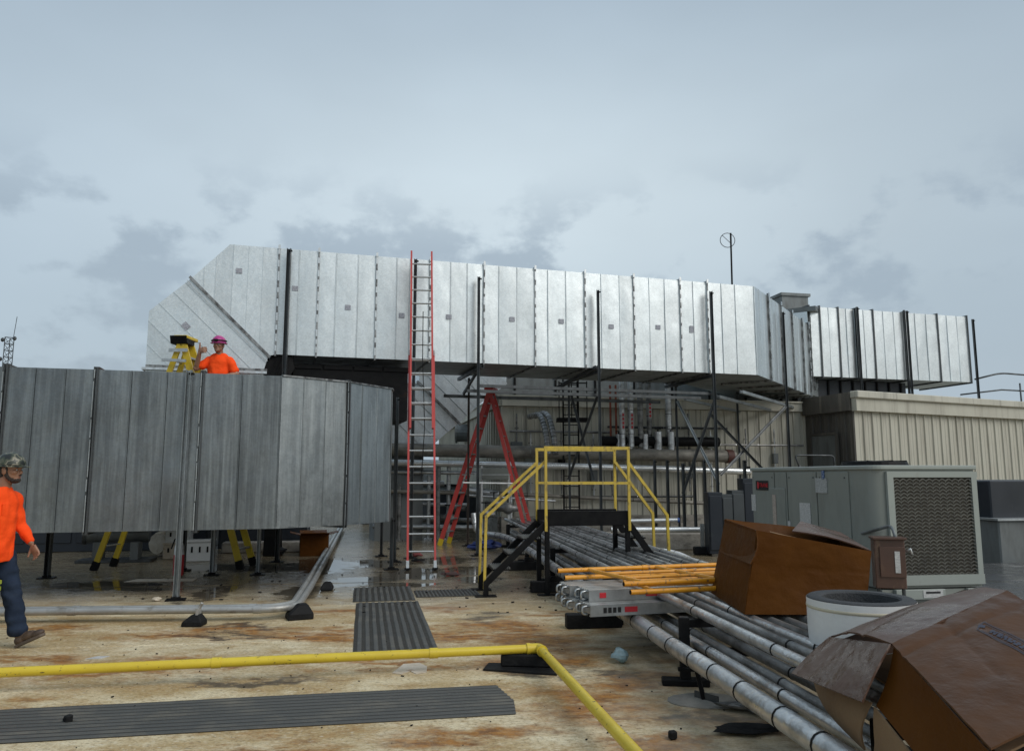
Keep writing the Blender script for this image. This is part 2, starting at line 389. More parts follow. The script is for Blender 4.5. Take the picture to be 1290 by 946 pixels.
GREYM = M_('grey_sheet', (.17, .185, .185), (.12, .13, .13), .5, .3, (2, 2, .8), grime=(.07, .07, .065), gsc=(4, 4, 1), glo=.5, ghi=.8)
BROWNP = M_('brown_enclosure', (.092, .048, .033), (.072, .038, .027), .4, 0, (5, 5, 5), grime=(.2, .13, .07), gsc=(9, 9, 4), glo=.56, ghi=.8)
def card(name, c1, c2, rough, wet, spec=.2):
    m, nt, b, N, L = nodes_of(name)
    geo = N('ShaderNodeNewGeometry'); P = geo.outputs['Position']
    no = N('ShaderNodeTexNoise'); L(P, no.inputs[0]); no.inputs['Scale'].default_value = 3.2; no.inputs['Detail'].default_value = 6
    mr = N('ShaderNodeMapRange'); L(no.outputs[0], mr.inputs[0]); mr.inputs[1].default_value = .35; mr.inputs[2].default_value = .65
    mx = N('ShaderNodeMix', data_type='RGBA'); L(mr.outputs[0], mx.inputs[0]); mx.inputs[6].default_value = c4(c1); mx.inputs[7].default_value = c4(c2)
    L(mx.outputs[2], b.inputs['Base Color'])
    r = N('ShaderNodeMapRange'); L(no.outputs[0], r.inputs[0]); r.inputs[1].default_value = .42; r.inputs[2].default_value = .58
    r.inputs[3].default_value = rough; r.inputs[4].default_value = rough - wet; L(r.outputs[0], b.inputs['Roughness'])
    n5 = N('ShaderNodeTexNoise'); L(P, n5.inputs[0]); n5.inputs['Scale'].default_value = 9; n5.inputs['Detail'].default_value = 6
    bp = N('ShaderNodeBump'); L(n5.outputs[0], bp.inputs['Height']); bp.inputs['Strength'].default_value = .35; bp.inputs['Distance'].default_value = .03; b.inputs['Specular IOR Level'].default_value = spec
    L(bp.outputs[0], b.inputs['Normal'])
    return m
CARD1 = card('wet_cardboard_orange_brown', (.088, .031, .0035), (.068, .023, .003), .65, .2, .1)
CARD2 = card('wet_cardboard_dark_brown', (.088, .042, .02), (.07, .033, .0155), .5, .22, .1)
CARDW = card('soaked_cardboard', (.085, .042, .026), (.066, .033, .02), .42, .2, .28)
CARDI = card('cardboard_inside', (.21, .14, .078), (.16, .10, .055), .7, .1)
INK = M_('blue_black_ink', (.02, .022, .04), (.03, .03, .05), .5)

# ------------------------------------------------------------------ roof deck
def roof_mat():
    m, nt, b, N, L = nodes_of('roof_membrane')
    geo = N('ShaderNodeNewGeometry'); P = geo.outputs['Position']
    def noise(scale, loc=(0, 0, 0), detail=6, rough=.6, rot=R(10)):
        mp = N('ShaderNodeMapping'); L(P, mp.inputs[0]); mp.inputs['Scale'].default_value = scale; mp.inputs['Location'].default_value = loc
        mp.inputs['Rotation'].default_value = (0, 0, -rot)
        n = N('ShaderNodeTexNoise'); L(mp.outputs[0], n.inputs[0]); n.inputs['Scale'].default_value = 1; n.inputs['Detail'].default_value = detail
        n.inputs['Roughness'].default_value = rough; return n
    def rng(x, a, c, lo=0, hi=1, sm=True):
        r = N('ShaderNodeMapRange', interpolation_type='SMOOTHSTEP' if sm else 'LINEAR'); L(x, r.inputs[0])
        r.inputs[1].default_value = a; r.inputs[2].default_value = c; r.inputs[3].default_value = lo; r.inputs[4].default_value = hi; return r.outputs[0]
    def mix(f, a, c, blend='MIX'):
        x = N('ShaderNodeMix', data_type='RGBA', blend_type=blend)
        for i, s in ((0, f), (6, a), (7, c)):
            if isinstance(s, (int, float)): x.inputs[i].default_value = s
            elif isinstance(s, tuple): x.inputs[i].default_value = c4(s)
            else: L(s, x.inputs[i])
        return x.outputs[2]
    def math_(op, a, c=0):
        x = N('ShaderNodeMath', operation=op)
        for i, s in ((0, a), (1, c)):
            if isinstance(s, (int, float)): x.inputs[i].default_value = s
            else: L(s, x.inputs[i])
        return x.outputs[0]
    # ragged position for stain outlines
    dn = noise((1.6, 2.4, 1), detail=8, rough=.68)
    sub = N('ShaderNodeVectorMath', operation='SUBTRACT'); L(dn.outputs['Color'], sub.inputs[0]); sub.inputs[1].default_value = (.5, .5, .5)
    scl = N('ShaderNodeVectorMath', operation='SCALE'); L(sub.outputs[0], scl.inputs[0]); scl.inputs['Scale'].default_value = 1.5
    DP = N('ShaderNodeVectorMath', operation='ADD'); L(P, DP.inputs[0]); L(scl.outputs[0], DP.inputs[1])
    def spots(lst, soft=.45):
        acc = None
        for x, y, rx, ry in lst:
            a = N('ShaderNodeVectorMath', operation='SUBTRACT'); L(DP.outputs[0], a.inputs[0]); a.inputs[1].default_value = (x, y, 0)
            s = N('ShaderNodeVectorMath', operation='MULTIPLY'); L(a.outputs[0], s.inputs[0]); s.inputs[1].default_value = (1/rx, 1/ry, 0)
            l = N('ShaderNodeVectorMath', operation='LENGTH'); L(s.outputs[0], l.inputs[0])
            v = rng(l.outputs['Value'], 1.0, soft)
            acc = v if acc is None else math_('MAXIMUM', acc, v)
        return acc
    big = noise((.8, 1.5, 1), detail=8, rough=.65); streak = noise((2.7, 4.0, 1), (4, 3, 0), detail=10, rough=.76); fine = noise((34, 40, 1), detail=5, rough=.7)
    speck = noise((55, 75, 1), (9, 1, 0), detail=2); blot = noise((2.3, 4.2, 1), (7, 5, 0), detail=8, rough=.7)
    col = mix(rng(big.outputs[0], .36, .60), (.70, .60, .40), (.45, .33, .165))
    col = mix(rng(streak.outputs[0], .47, .66, 0, .65), col, (.32, .185, .06))
    col = mix(rng(streak.outputs[0], .47, .33, 0, .6), col, (.80, .71, .51))
    mid = noise((8, 11, 1), (2, 8, 0), detail=9, rough=.78)
    col = mix(rng(mid.outputs[0], .52, .68, 0, .6), col, (.28, .185, .085)); col = mix(rng(mid.outputs[0], .44, .30, 0, .5), col, (.72, .64, .48))
    col = mix(rng(fine.outputs[0], .5, .66, 0, .7), col, (.20, .145, .08)); col = mix(rng(fine.outputs[0], .46, .32, 0, .45), col, (.76, .70, .56))
    dash = noise((13, 75, 1), (3, 6, 0), detail=3, rough=.6); dash2 = noise((16, 60, 1), (8, 2, 0), detail=3, rough=.6)
    col = mix(rng(dash.outputs[0], .60, .67, 0, .75), col, (.13, .09, .05)); col = mix(rng(dash2.outputs[0], .61, .68, 0, .65), col, (.78, .73, .60))
    rust = spots([(-2.9, 8.3, 1.5, .30), (-1.3, 8.35, 1.2, .22), (0.1, 8.0, .55, .9), (-.4, 8.0, 1.0, .35), (-3.4, 8.0, .9, .22), (-2.0, 9.3, .7, .3), (.2, 6.9, .9, .45),
                  (.9, 6.2, .8, .35), (1.3, 5.3, .7, .3), (-.2, 5.0, .9, .3), (-2.5, 6.9, 1.4, .25), (-.9, 6.8, 1.0, .2), (-4.3, 7.0, .8, .3), (.4, 9.2, .6, .3), (.35, 7.6, .8, .8), (-.1, 8.6, .7, .5), (-1.9, 8.0, 1.6, .35), (.55, 5.6, .8, .6), (-3.3, 6.55, 1.2, .3), (1.1, 6.4, .7, .5), (-.9, 9.6, .6, .4), (-5.0, 8.4, .8, .25), (0.9, 4.7, .6, .3), (-1.6, 4.6, 1.0, .3)], .25)
    rust = math_('MULTIPLY', rust, rng(blot.outputs[0], .32, .52))
    rust2 = math_('MULTIPLY', rng(noise((.9, 1.9, 1), (11, 4, 0), detail=9, rough=.7).outputs[0], .52, .66), rng(streak.outputs[0], .38, .6))
    rust = math_('MAXIMUM', rust, math_('MULTIPLY', rust2, .75))
    col = mix(math_('MULTIPLY', rust, .9), col, mix(rng(mid.outputs[0], .4, .6), (.36, .15, .022), (.15, .055, .012)))
    dark = spots([(-2.9, 8.45, .8, .16), (-2.9, 8.0, .7, .12), (-.35, 9.0, .45, .35), (.75, 6.6, .5, .16), (1.25, 5.35, .45, .14), (-2.0, 6.25, .9, .16), (1.9, 5.6, .6, .35), (1.5, 7.6, .5, .5), (-1.4, 12.2, 1.5, .4),
                  (-4.6, 11.6, 1.6, .5), (.2, 6.6, .35, .2), (-5.6, 10.9, 1.0, .25), (2.0, 4.7, .6, .4)], .3)
    dark = math_('MULTIPLY', dark, rng(blot.outputs[0], .32, .55))
    col = mix(math_('MULTIPLY', dark, .85), col, (.055, .045, .036))
    # the back of the roof: older, greyer, soaked
    sy = N('ShaderNodeSeparateXYZ'); L(DP.outputs[0], sy.inputs[0])
    back = rng(sy.outputs['Y'], 8.9, 11.4)
    grey = mix(rng(streak.outputs[0], .4, .65), (.22, .185, .125), (.085, .068, .046))
    grey = mix(rng(blot.outputs[0], .52, .68, 0, .8), grey, (.035, .031, .027))
    right = rng(sy.outputs['X'], .6, 1.3)
    grey2 = mix(rng(streak.outputs[0], .4, .65), (.46, .42, .34), (.28, .24, .175))
    gm = math_('MAXIMUM', math_('MULTIPLY', back, .85), math_('MULTIPLY', right, .45))
    col = mix(gm, col, mix(back, grey2, grey))
    col = mix(rng(speck.outputs[0], .66, .72, 0, .75), col, (.045, .035, .025))
    col = mix(rng(speck.outputs[0], .27, .22, 0, .5), col, (.70, .67, .60))
    # standing water
    pud = spots([(-2.95, 11.0, .42, .75), (-3.2, 13.6, .5, 1.0), (-2.2, 12.2, .8, .5), (-1.9, 11.6, 1.1, .35), (-1.55, 12.9, .9, 1.0), (-2.4, 14.5, .9, .8), (-1.2, 14.9, .6, .9), (-4.1, 10.8, .35, 1.0),
                 (-3.7, 14.6, .8, .8), (-5.4, 11.1, 1.0, .3), (-6.0, 11.6, 1.0, .5), (-4.6, 13.8, 1.5, .8), (-.7, 13.4, .8, .6), (-.5, 12.2, .5, .5)], .55)
    pud = math_('MULTIPLY', pud, rng(blot.outputs[0], .68, .52))
    damp = math_('MULTIPLY', back, rng(blot.outputs[0], .6, .42))
    col = mix(math_('MULTIPLY', pud, .75), col, (.035, .032, .028))
    L(col, b.inputs['Base Color'])
    ro = mix(back, rng(streak.outputs[0], .35, .65, .42, .70), rng(streak.outputs[0], .35, .65, .16, .36))
    ro = mix(math_('MULTIPLY', damp, .9), ro, (.09, .09, .09)); ro = mix(rng(pud, .35, .6), ro, (.025, .025, .025))
    L(ro, b.inputs['Roughness'])
    L(rng(sy.outputs['Y'], 8.2, 10.2, .22, .6), b.inputs['Specular IOR Level'])
    h = math_('ADD', math_('MULTIPLY', fine.outputs[0], .35), math_('MULTIPLY', streak.outputs[0], .8))
    bp = N('ShaderNodeBump'); L(h, bp.inputs['Height']); bp.inputs['Distance'].default_value = .012
    L(rng(pud, .2, .55, .55, .02), bp.inputs['Strength']); L(bp.outputs[0], b.inputs['Normal'])
    return m
ROOF = roof_mat()
mb = MB(); S = 260
mb.add([(-S, -S, 0), (S, -S, 0), (S, S, 0), (-S, S, 0)], [(0, 1, 2, 3)])
roof = kind(mb.build('roof_deck', ROOF, base=(0, 0, 0)), 'structure')
roof['label'] = 'tan roof membrane with rust stains and standing water'
GRID = R(10.6)                      # lay of the roof sheets, mats and low pipes
# membrane laps: low welded ridges across the roof
for y in (4.2, 6.05, 8.05, 10.1, 12.2):
    f = Fr((0, y, 0), R(8)); m_ = MB()
    n = 40; vs_ = []; fs = []
    for i in range(n + 1):
        x = -9 + 14*i/n; w = .012 * mnoise.noise((x*1.3, y, 0))
        for dy, z in ((-.035, .0005), (-.03, .004), (.03, .004), (.06, .0005)): vs_.append(f.p(x, dy + w, z))
    for i in range(n):
        for k in range(3): q = i*4 + k; fs.append((q, q+4, q+5, q+1))
    m_.add(vs_, fs); m_.build('lap_seam', ROOF, roof)
# pale repair patch and membrane scraps lying flat
def flat(name, pts, z, t, mat, label, cat, group=None):
    m_ = MB(); m_.prism([(x, y, z) for x, y in pts], (0, 0, t)); return tag(m_.build(name, mat), label, cat, group)
PALE = M_('pale_membrane', (.58, .52, .43), (.47, .40, .30), .6, 0, (9, 9, 9), grime=(.3, .2, .12), gsc=(7, 7, 7), glo=.55, ghi=.7)
flat('membrane_patch', [(-.98, 6.50), (-.90, 6.46), (-.84, 6.56), (-.78, 6.47), (-.70, 6.52), (-.72, 6.72), (-.80, 6.84), (-.93, 6.80)], .001, .004, PALE, 'small pale patch on the roof between yellow pipe and long mat', 'patch')
flat('paper_scrap', [(-3.76, 6.98), (-3.63, 7.0), (-3.60, 7.09), (-3.71, 7.08)], .001, .004, PAPER, 'white paper scrap on bare roof left of the black conduit foot', 'scrap')
flat('membrane_patch', [(-5.9, 11.9), (-4.9, 12.0), (-4.95, 12.3), (-5.85, 12.2)], .001, .005, PALE, 'pale patch under the grey duct near a rear post', 'patch')

# ------------------------------------------------------------------ buildings
def siding(parent, p0, p1, z0, z1, pitch, mat, shared={}):
    """ribbed metal siding from p0 to p1 (plan), one panel object per rib, outward = right-hand side"""
    p0 = Vector((*p0, 0)); p1 = Vector((*p1, 0)); L = (p1 - p0).length; n = max(1, round(L/pitch)); w = L/n
    yaw = math.atan2(p1.y - p0.y, p1.x - p0.x); o0 = Vector(parent['_w'])
    key = (round(w, 3), round(z1 - z0, 2), mat.name)
    me = None
    for i in range(n):
        if me is None:
            mb = MB(); prof = [(0, 0), (w*.40, 0), (w*.46, -.012), (w*.50, -.012), (w*.56, 0), (w*.82, 0), (w*.86, -.038), (w*.95, -.038), (w*.995, 0)]
            k = len(prof); mb.add([(x, y, 0) for x, y in prof] + [(x, y, z1 - z0) for x, y in prof], [(j, j+1, k+j+1, k+j) for j in range(k-1)])
            o = mb.build('siding_panel', mat, parent, base=(0, 0, 0)); me = o.data
        else:
            o = bpy.data.objects.new('siding_panel', me); COL.objects.link(o); o.parent = parent
        o.location = p0 + (p1 - p0)*(i/n) + Vector((0, 0, z0)) - o0; o.rotation_euler = (0, 0, yaw)
# rear plant building: long taupe wall facing the camera, left gable wall running away
A = (-.25, 20.0); B = (8.45, 21.95); Cc = (-3.3, 34.5); D = (14, 36)
bd = thing('plant_building', 'weathered taupe ribbed metal building behind the pipes and step-over stair', 'building', (A[0], A[1], 0))
core = MB(); core.prism([(A[0]+.12, A[1]+.08, 0), (B[0], B[1]+.08, 0), (D[0], D[1], 0), (Cc[0]+.1, Cc[1], 0)], (0, 0, 3.62)); core.build('wall', SIDED, bd)
siding(bd, A, B, .55, 3.42, .36, SIDED)
siding(bd, Cc, A, .55, 3.42, .36, SIDED)
tr = MB()
for a, b in ((A, B), (Cc, A)):
    va = Vector((*a, 0)); vb = Vector((*b, 0)); d = (vb - va).normalized(); nrm = Vector((d.y, -d.x, 0))
    tr.beam(va + nrm*.03 + Vector((0, 0, 3.56)) - d*.03, vb + nrm*.03 + Vector((0, 0, 3.56)), .13, .26)
    tr.beam(va + nrm*.045 + Vector((0, 0, 3.69)) - d*.06, vb + nrm*.045 + Vector((0, 0, 3.69)), .2, .035)
tr.build('eaves_trim', SIDED, bd)
pl = MB()
for a, b in ((A, B), (Cc, A)):
    va = Vector((*a, 0)); vb = Vector((*b, 0)); d = (vb - va).normalized(); nrm = Vector((d.y, -d.x, 0))
    pl.beam(va + nrm*.05 + Vector((0, 0, .28)) - d*.05, vb + nrm*.05 + Vector((0, 0, .28)), .14, .56)
pl.build('base_kerb', CONC, bd)
vent = MB(); vent.tube([(-1.45, 26, 3.05), (-1.86, 26, 3.05)], .30, 16); vent.tube([(-1.86, 26, 3.05), (-1.92, 26, 3.05)], .35, 16); vent.build('wall_vent', GREYM, bd)
# right building: dark return wall and beige front
E0 = (8.45, 21.9); E1 = (9.0, 20.0); E2 = (19.5, 25.0)
bd = thing('roof_house', 'beige ribbed metal building under the right end of the ductwork', 'building', (E1[0], E1[1], 0))
core = MB(); core.prism([(E0[0]+.15, E0[1], 0), (E1[0]+.1, E1[1]+.13, 0), (E2[0], E2[1]+.1, 0), (E2[0]-4, E2[1]+9, 0), (E0[0]-2, E0[1]+10, 0)], (0, 0, 3.66)); core.build('wall', SIDE, bd)
siding(bd, E1, E2, .3, 3.30, .34, SIDE)
siding(bd, E0, E1, .3, 3.30, .34, SIDEB)
fa = MB(); va = Vector((*E1, 0)); vb = Vector((*E2, 0)); d = (vb-va).normalized(); nrm = Vector((d.y, -d.x, 0))
fa.beam(va + nrm*.06 - d*.06 + Vector((0, 0, 3.46)), vb + nrm*.06 + Vector((0, 0, 3.46)), .16, .34); fa.build('fascia', SIDE, bd)
fa = MB(); fa.beam(va + nrm*.09 - d*.09 + Vector((0, 0, 3.72)), vb + nrm*.09 + Vector((0, 0, 3.72)), .26, .19); fa.build('gutter_edge', SIDED, bd, bevel=.02)
fa = MB(); va = Vector((*E0, 0)); vb = Vector((*E1, 0)); d = (vb-va).normalized(); nrm = Vector((d.y, -d.x, 0))
fa.beam(va + nrm*.05 + Vector((0, 0, 3.55)), vb + nrm*.05 - d*.02 + Vector((0, 0, 3.55)), .16, .48); fa.build('dark_fascia', SIDEB, bd)
dr = MB(); a = va + d*.3; b = va + d*1.35
dr.beam(a + nrm*.06 + Vector((0, 0, 1.45)), b + nrm*.06 + Vector((0, 0, 1.45)), .05, 2.5); dr.build('door', GREYM, bd)
dr = MB()
for p, q in ((a + Vector((0, 0, 2.74)), b + Vector((0, 0, 2.74))), (a + Vector((0, 0, .2)), a + Vector((0, 0, 2.78))), (b + Vector((0, 0, .2)), b + Vector((0, 0, 2.78)))):
    dr.beam(p + nrm*.075, q + nrm*.075, .07, .07, nrm)
dr.build('door_frame', SIDEB, bd)
# guard rail on that roof, right edge
gr = thing('guard_rail', 'grey pipe guard rail on the beige building roof', 'railing', (15.2, 24.4, 3.66))
pts = [(15, 24.5, 4.7), (15.9, 24.6, 4.92), (17.2, 25, 4.89), (21, 26.5, 4.89)]
t = MB(); t.tube(bendpath(pts, .3), .028, 8); t.build('top_rail', STRUT, gr, smooth=True)
t = MB(); t.tube([(14.44, 24.4, 4.19), (15.91, 24.6, 4.37), (17.16, 25, 4.36), (20.95, 26.5, 4.39)], .025, 8); t.build('mid_rail', STRUT, gr, smooth=True)
for x, y in ((1209, 24.4), (1286, 24.8), (1370, 26)):
    t = MB(); p = Vector(((x-645)/955*y, y, 3.66)); t.tube([p, p + Vector((0, 0, .95 if x > 1210 else .45))], .026, 8); t.build('rail_post', STRUT, gr, smooth=True)
# far parapet and sheds closing the view beneath the ducts
pw = tag(MB().box((-14, 36, 1.05), (34, .3, 2.1)).build('parapet_wall', GREYM), 'long grey parapet wall at the far left edge of the roof', 'wall')
def shed(c, size, yaw, mat, label, trim=BLACK):
    th = thing('plant_housing', label, 'housing', (c[0], c[1], 0)); f = Fr((c[0], c[1], 0), yaw)
    m_ = MB(); m_.box(f.p(0, 0, size[2]/2), size, yaw); m_.build('casing', mat, th, bevel=.015)
    for i in range(int(size[0]/.9)):
        x = -size[0]/2 + .45 + .9*i
        m_ = MB(); m_.box(f.p(x, -size[1]/2 - .012, size[2]*.5), (.8, .03, size[2]*.8), yaw); m_.build('access_panel', mat, th, bevel=.006)
    m_ = MB(); m_.box(f.p(0, 0, size[2] + .03), (size[0] + .1, size[1] + .1, .06), yaw); m_.build('lid', trim, th); return th
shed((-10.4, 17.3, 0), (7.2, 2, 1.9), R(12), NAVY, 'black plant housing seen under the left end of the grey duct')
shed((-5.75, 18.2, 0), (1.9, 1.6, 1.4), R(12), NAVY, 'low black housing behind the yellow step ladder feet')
m_ = MB(); m_.box((-5.15, 16.55, .11), (1.9, .35, .22), R(10)); tag(m_.build('concrete_sleeper', CONC, bevel=.02), 'pale concrete sleeper on the wet roof behind the yellow ladder foot', 'sleeper')
rb = thing('rear_roof_duct', 'dark low duct on the taupe building roof behind the overhead duct', 'duct', (3.5, 22.5, 3.62))
m_ = MB(); m_.box((4.0, 23.2, 4.2), (9.6, 1.6, 1.15), R(12.6)); m_.build('casing', GREYM, rb)
for k in range(8):
    f = Fr((4.0, 23.2, 0), R(12.6)); m_ = MB(); m_.box(f.p(-4.2 + 1.2*k, -.82, 4.2), (.05, .05, 1.2), f.yaw); m_.build('flange', BLACK, rb)
shed((-3.6, 27.0, 0), (3.2, 2, 1.25), R(12), GREYM, 'grey housing behind the horizontal pipes left of the red step ladder')
shed((-1.9, 24.0, 0), (1.6, 1.6, 1.1), R(12), NAVY, 'low dark housing between horizontal pipes and taupe building gable')

# ------------------------------------------------------------------ ductwork
H0, H1 = 3.96, 6.10
AX = math.atan(.295)
MF = Fr((-6.9, 16.12 - .295*6.9, 0), AX)        # main run frame: x along the face, y to the back
def sx(X): return (X + 6.9)/math.cos(AX)        # plan X on the face -> metres along
def face_panel(par, f, x0, x1, z0, z1, mat, nx=4, nz=8, amp=.012, ridge=.018, y0=0, name='panel', sag=None):
    """one sheet of the duct side with its standing seam on the right edge"""
    ph = random.random()*9; vs_ = []; fs = []; tl = random.uniform(-.02, .02); sg = random.uniform(.3, 1.5)
    xs = [x0 + (x1 - x0 - .022)*i/nx for i in range(nx+1)]
    for j in range(nz+1):
        z = z0 + (z1 - z0)*j/nz
        for i, x in enumerate(xs):
            e = math.sin(math.pi*i/nx)*math.sin(math.pi*min(1, max(0, j/nz)))
            y = y0 - amp*sg*e*(.35 + 1.3*mnoise.noise((ph + i*.7, j*.5, ph))) + tl*(i/nx - .5)*math.sin(math.pi*j/nz)
            vs_.append(f.p(x, y, z))
        for dx, y in ((.005, -ridge), (.014, -ridge), (.02, .004)): vs_.append(f.p(xs[-1] + dx, y0 + y, z))
    W = nx + 4
    for j in range(nz):
        for i in range(W-1): q = j*W + i; fs.append((q, q+1, q+W+1, q+W))
    m_ = MB(); m_.add(vs_, fs); o = m_.build(name, mat, par, smooth=True, auto=25); return o
def flange(par, f, x, z0, z1, depth, mat=None, w=.034, pr=.034, clips=True, top=True):
    m_ = MB()
    m_.box(f.p(x, -pr/2 + .002, (z0+z1)/2), (w, pr, z1 - z0 + 2*pr), f.yaw)
    m_.box(f.p(x, depth + pr/2, (z0+z1)/2), (w, pr, z1 - z0 + 2*pr), f.yaw)
    m_.box(f.p(x, depth/2, z0 - pr/2), (w, depth, pr), f.yaw)
    if top: m_.box(f.p(x, depth/2, z1 + pr/2), (w, depth, pr), f.yaw)
    o = m_.build('flange', mat or FLNG, par)
    if clips:
        c = MB(); z = z0 + .06
        while z < z1 - .1:
            h = random.uniform(.10, .2); c.box(f.p(x + random.uniform(-.003, .003), -pr - .002, z + h/2), (w*.9, .010, h), f.yaw); z += h + random.uniform(.05, .16)
        c.box(f.p(x, -pr - .004, z1 + .02), (w*1.3, .02, .09), f.yaw)
        kind(c.build('clip', CLEAT, o), 'stuff')
    return o
def sticker(par, f, x, z, w=.115, h=.10, rot=0):
    m_ = MB(); M = f.M @ Matrix.Rotation(rot, 3, 'Y'); m_.box(f.p(x, -.016, z), (w, .006, h), M=M); m_.build('sticker', STICK, par)
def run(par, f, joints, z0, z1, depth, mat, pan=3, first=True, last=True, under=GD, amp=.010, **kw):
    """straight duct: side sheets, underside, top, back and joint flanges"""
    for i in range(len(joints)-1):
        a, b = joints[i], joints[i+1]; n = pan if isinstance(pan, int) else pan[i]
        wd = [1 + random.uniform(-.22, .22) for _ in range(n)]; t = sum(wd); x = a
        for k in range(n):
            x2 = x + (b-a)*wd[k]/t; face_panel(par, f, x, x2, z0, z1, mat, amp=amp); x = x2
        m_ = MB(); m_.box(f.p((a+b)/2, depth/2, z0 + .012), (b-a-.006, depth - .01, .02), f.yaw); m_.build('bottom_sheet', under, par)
        m_ = MB(); m_.box(f.p((a+b)/2, depth/2, z1 - .012), (b-a-.006, depth - .01, .02), f.yaw); m_.build('top_sheet', mat, par)
        m_ = MB(); m_.box(f.p((a+b)/2, depth - .01, (z0+z1)/2), (b-a-.006, .02, z1-z0-.05), f.yaw); m_.build('back_sheet', mat, par)
    for i, x in enumerate(joints):
        if (i == 0 and not first) or (i == len(joints)-1 and not last): continue
        flange(par, f, x, z0, z1, depth, **kw)

# --- big new duct over the roof
big = thing('overhead_duct', 'bright new galvanised duct spanning overhead with mitred elbow at its left end', 'duct', tuple(MF.p(sx(-4.64), 1, H0)))
jX = [-4.64, -3.9, -2.79, -1.72, -.6, .5, 1.62, 2.76, 3.89, 4.57]
js = [sx(x) for x in jX]; sc_end = sx(5.8)
run(big, MF, js, H0, H1, 2.1, GN, pan=[2, 3, 3, 3, 3, 3, 3, 3, 2], last=True)
for x, dz in ((-5.35, 1.62), (-4.33, 1.34), (-3.33, 1.02), (-2.28, .92), (-1.33, .95), (-.0, .98), (1.08, 1.0), (2.22, .95), (3.33, 1.0)):
    sticker(big, MF, sx(x), H0 + dz)
sticker(big, MF, sx(4.15), H0 + 1.0, .09, .16)
# last sheets before the plan bend
xs = [sx(4.57), sx(4.95), sx(5.3), sc_end]
for k in range(3): face_panel(big, MF, xs[k], xs[k+1], H0, H1, GN)
# leg running away to the back
LE = Vector((8.85, 22.45, 0)); LS = MF.p(sc_end, 0); LD = LE - LS; LL = LD.length
LF = Fr(tuple(LS), math.atan2(LD.y, LD.x))
jl = [.0, 1.13, 2.35, 3.55, 4.75, LL]
for i in range(5):
    a, b = jl[i], jl[i+1]
    for k in range(3 if i < 4 else 2):
        n = 3 if i < 4 else 2
        face_panel(big, LF, a + (b-a)*k/n, a + (b-a)*(k+1)/n, H0, H1, GN)
    if i: flange(big, LF, a, H0, H1, 1.2, w=.05, pr=.05, top=False)
flange(big, LF, LL, H0, H1, 1.2, w=.05, pr=.05)
half = (LF.yaw - AX)/2; off = 2.1*math.tan(half)
P1 = MF.p(sx(4.57)+.02, .012); P2 = MF.p(sc_end, .015); P3 = LF.p(LL, .012); P4 = LF.p(LL, 2.1); P5 = MF.p(sc_end - off, 2.1); P6 = MF.p(sx(4.57)+.02, 2.1)
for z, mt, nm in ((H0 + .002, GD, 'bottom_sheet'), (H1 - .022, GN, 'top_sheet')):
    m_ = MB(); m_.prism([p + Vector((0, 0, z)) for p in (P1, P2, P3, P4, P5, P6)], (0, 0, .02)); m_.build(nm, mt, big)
m_ = MB()
for a, b in ((P6, P5), (P5, P4), (P4, P3)):
    m_.beam(a + Vector((0, 0, (H0+H1)/2)), b + Vector((0, 0, (H0+H1)/2)), .02, H1 - H0 - .05)
m_.build('back_sheet', GN, big)
# left mitred elbow (all in the face plane): polygons in (along, height)
def e2(X, z): return (sx(X), z)
ang_main = [e2(-4.64, H1), e2(-5.53, H1), e2(-6.18, 5.36), e2(-4.76, H0 - .04), e2(-4.64, H0)]
low = [e2(-6.18, 5.36), e2(-6.85, 4.68), e2(-6.85, 3.66), e2(-4.83, 3.66), e2(-4.76, H0 - .04)]
def strips(par, poly, nrm, ds, mat, t=.014, lip=.012):
    lo = None
    for i in range(len(ds)-1):
        q = clip(clip(poly, nrm, ds[i+1] - .006), (-nrm[0], -nrm[1]), -ds[i])
        if len(q) < 3: continue
        m_ = MB(); m_.prism([MF.p(x, 0, z) for x, z in q], MF.d(0, .012)); m_.build('panel', mat, par)
        e = clip(clip(poly, nrm, ds[i+1] + .004), (-nrm[0], -nrm[1]), -(ds[i+1] - .008))
        if len(e) >= 3 and i < len(ds)-2:
            m_ = MB(); m_.prism([MF.p(x, -.014, z) for x, z in e], MF.d(0, .012)); m_.build('seam', mat, par)
xa = sx(-6.4)
strips(big, ang_main, (1, 0), [xa, sx(-5.95), sx(-5.75), sx(-5.45), sx(-5.18), sx(-4.92), sx(-4.63)], GN)
ma = Vector((low[4][0] - low[0][0], low[4][1] - low[0][1])).normalized(); nl = (-ma.y, ma.x)   # normal to the mitre
d0 = nl[0]*low[0][0] + nl[1]*low[0][1]
if d0 > nl[0]*low[2][0] + nl[1]*low[2][1]: dd = [d0 - x for x in (1.75, 1.42, 1.1, .74, .40, .12, 0)]
else: nl = (-nl[0], -nl[1]); d0 = -d0; dd = [d0 - x for x in (1.75, 1.42, 1.1, .74, .40, .12, 0)]
strips(big, low, nl, dd, GN)
for poly in (ang_main, low):
    m_ = MB(); m_.prism([MF.p(x, .02, z) for x, z in poly], MF.d(0, 2.08)); m_.build('elbow_casing', GN, big)
m_ = MB(); a = MF.p(low[0][0] - .02, -.025, low[0][1] + .03); b = MF.p(low[4][0] + .03, -.025, low[4][1] - .03)
m_.beam(a, b, .05, .055, MF.d(0, -1))
m_.build('mitre_flange', FLNG, big)
m_ = MB(); m_.beam(a + MF.d(-.04, -.02, -.075), b + MF.d(-.04, -.02, -.075), .012, .02, MF.d(0, -1)); m_.build('mitre_lip', CLEAT, big)
sticker(big, MF, sx(-6.22), 4.43, .13, .12, R(45))
m_ = MB(); m_.box(MF.p(sx(-4.83)-.02 - 1.0, 1.05, 3.635), (2.16, 2.2, .05), AX); m_.build('drop_flange', FLNG, big)
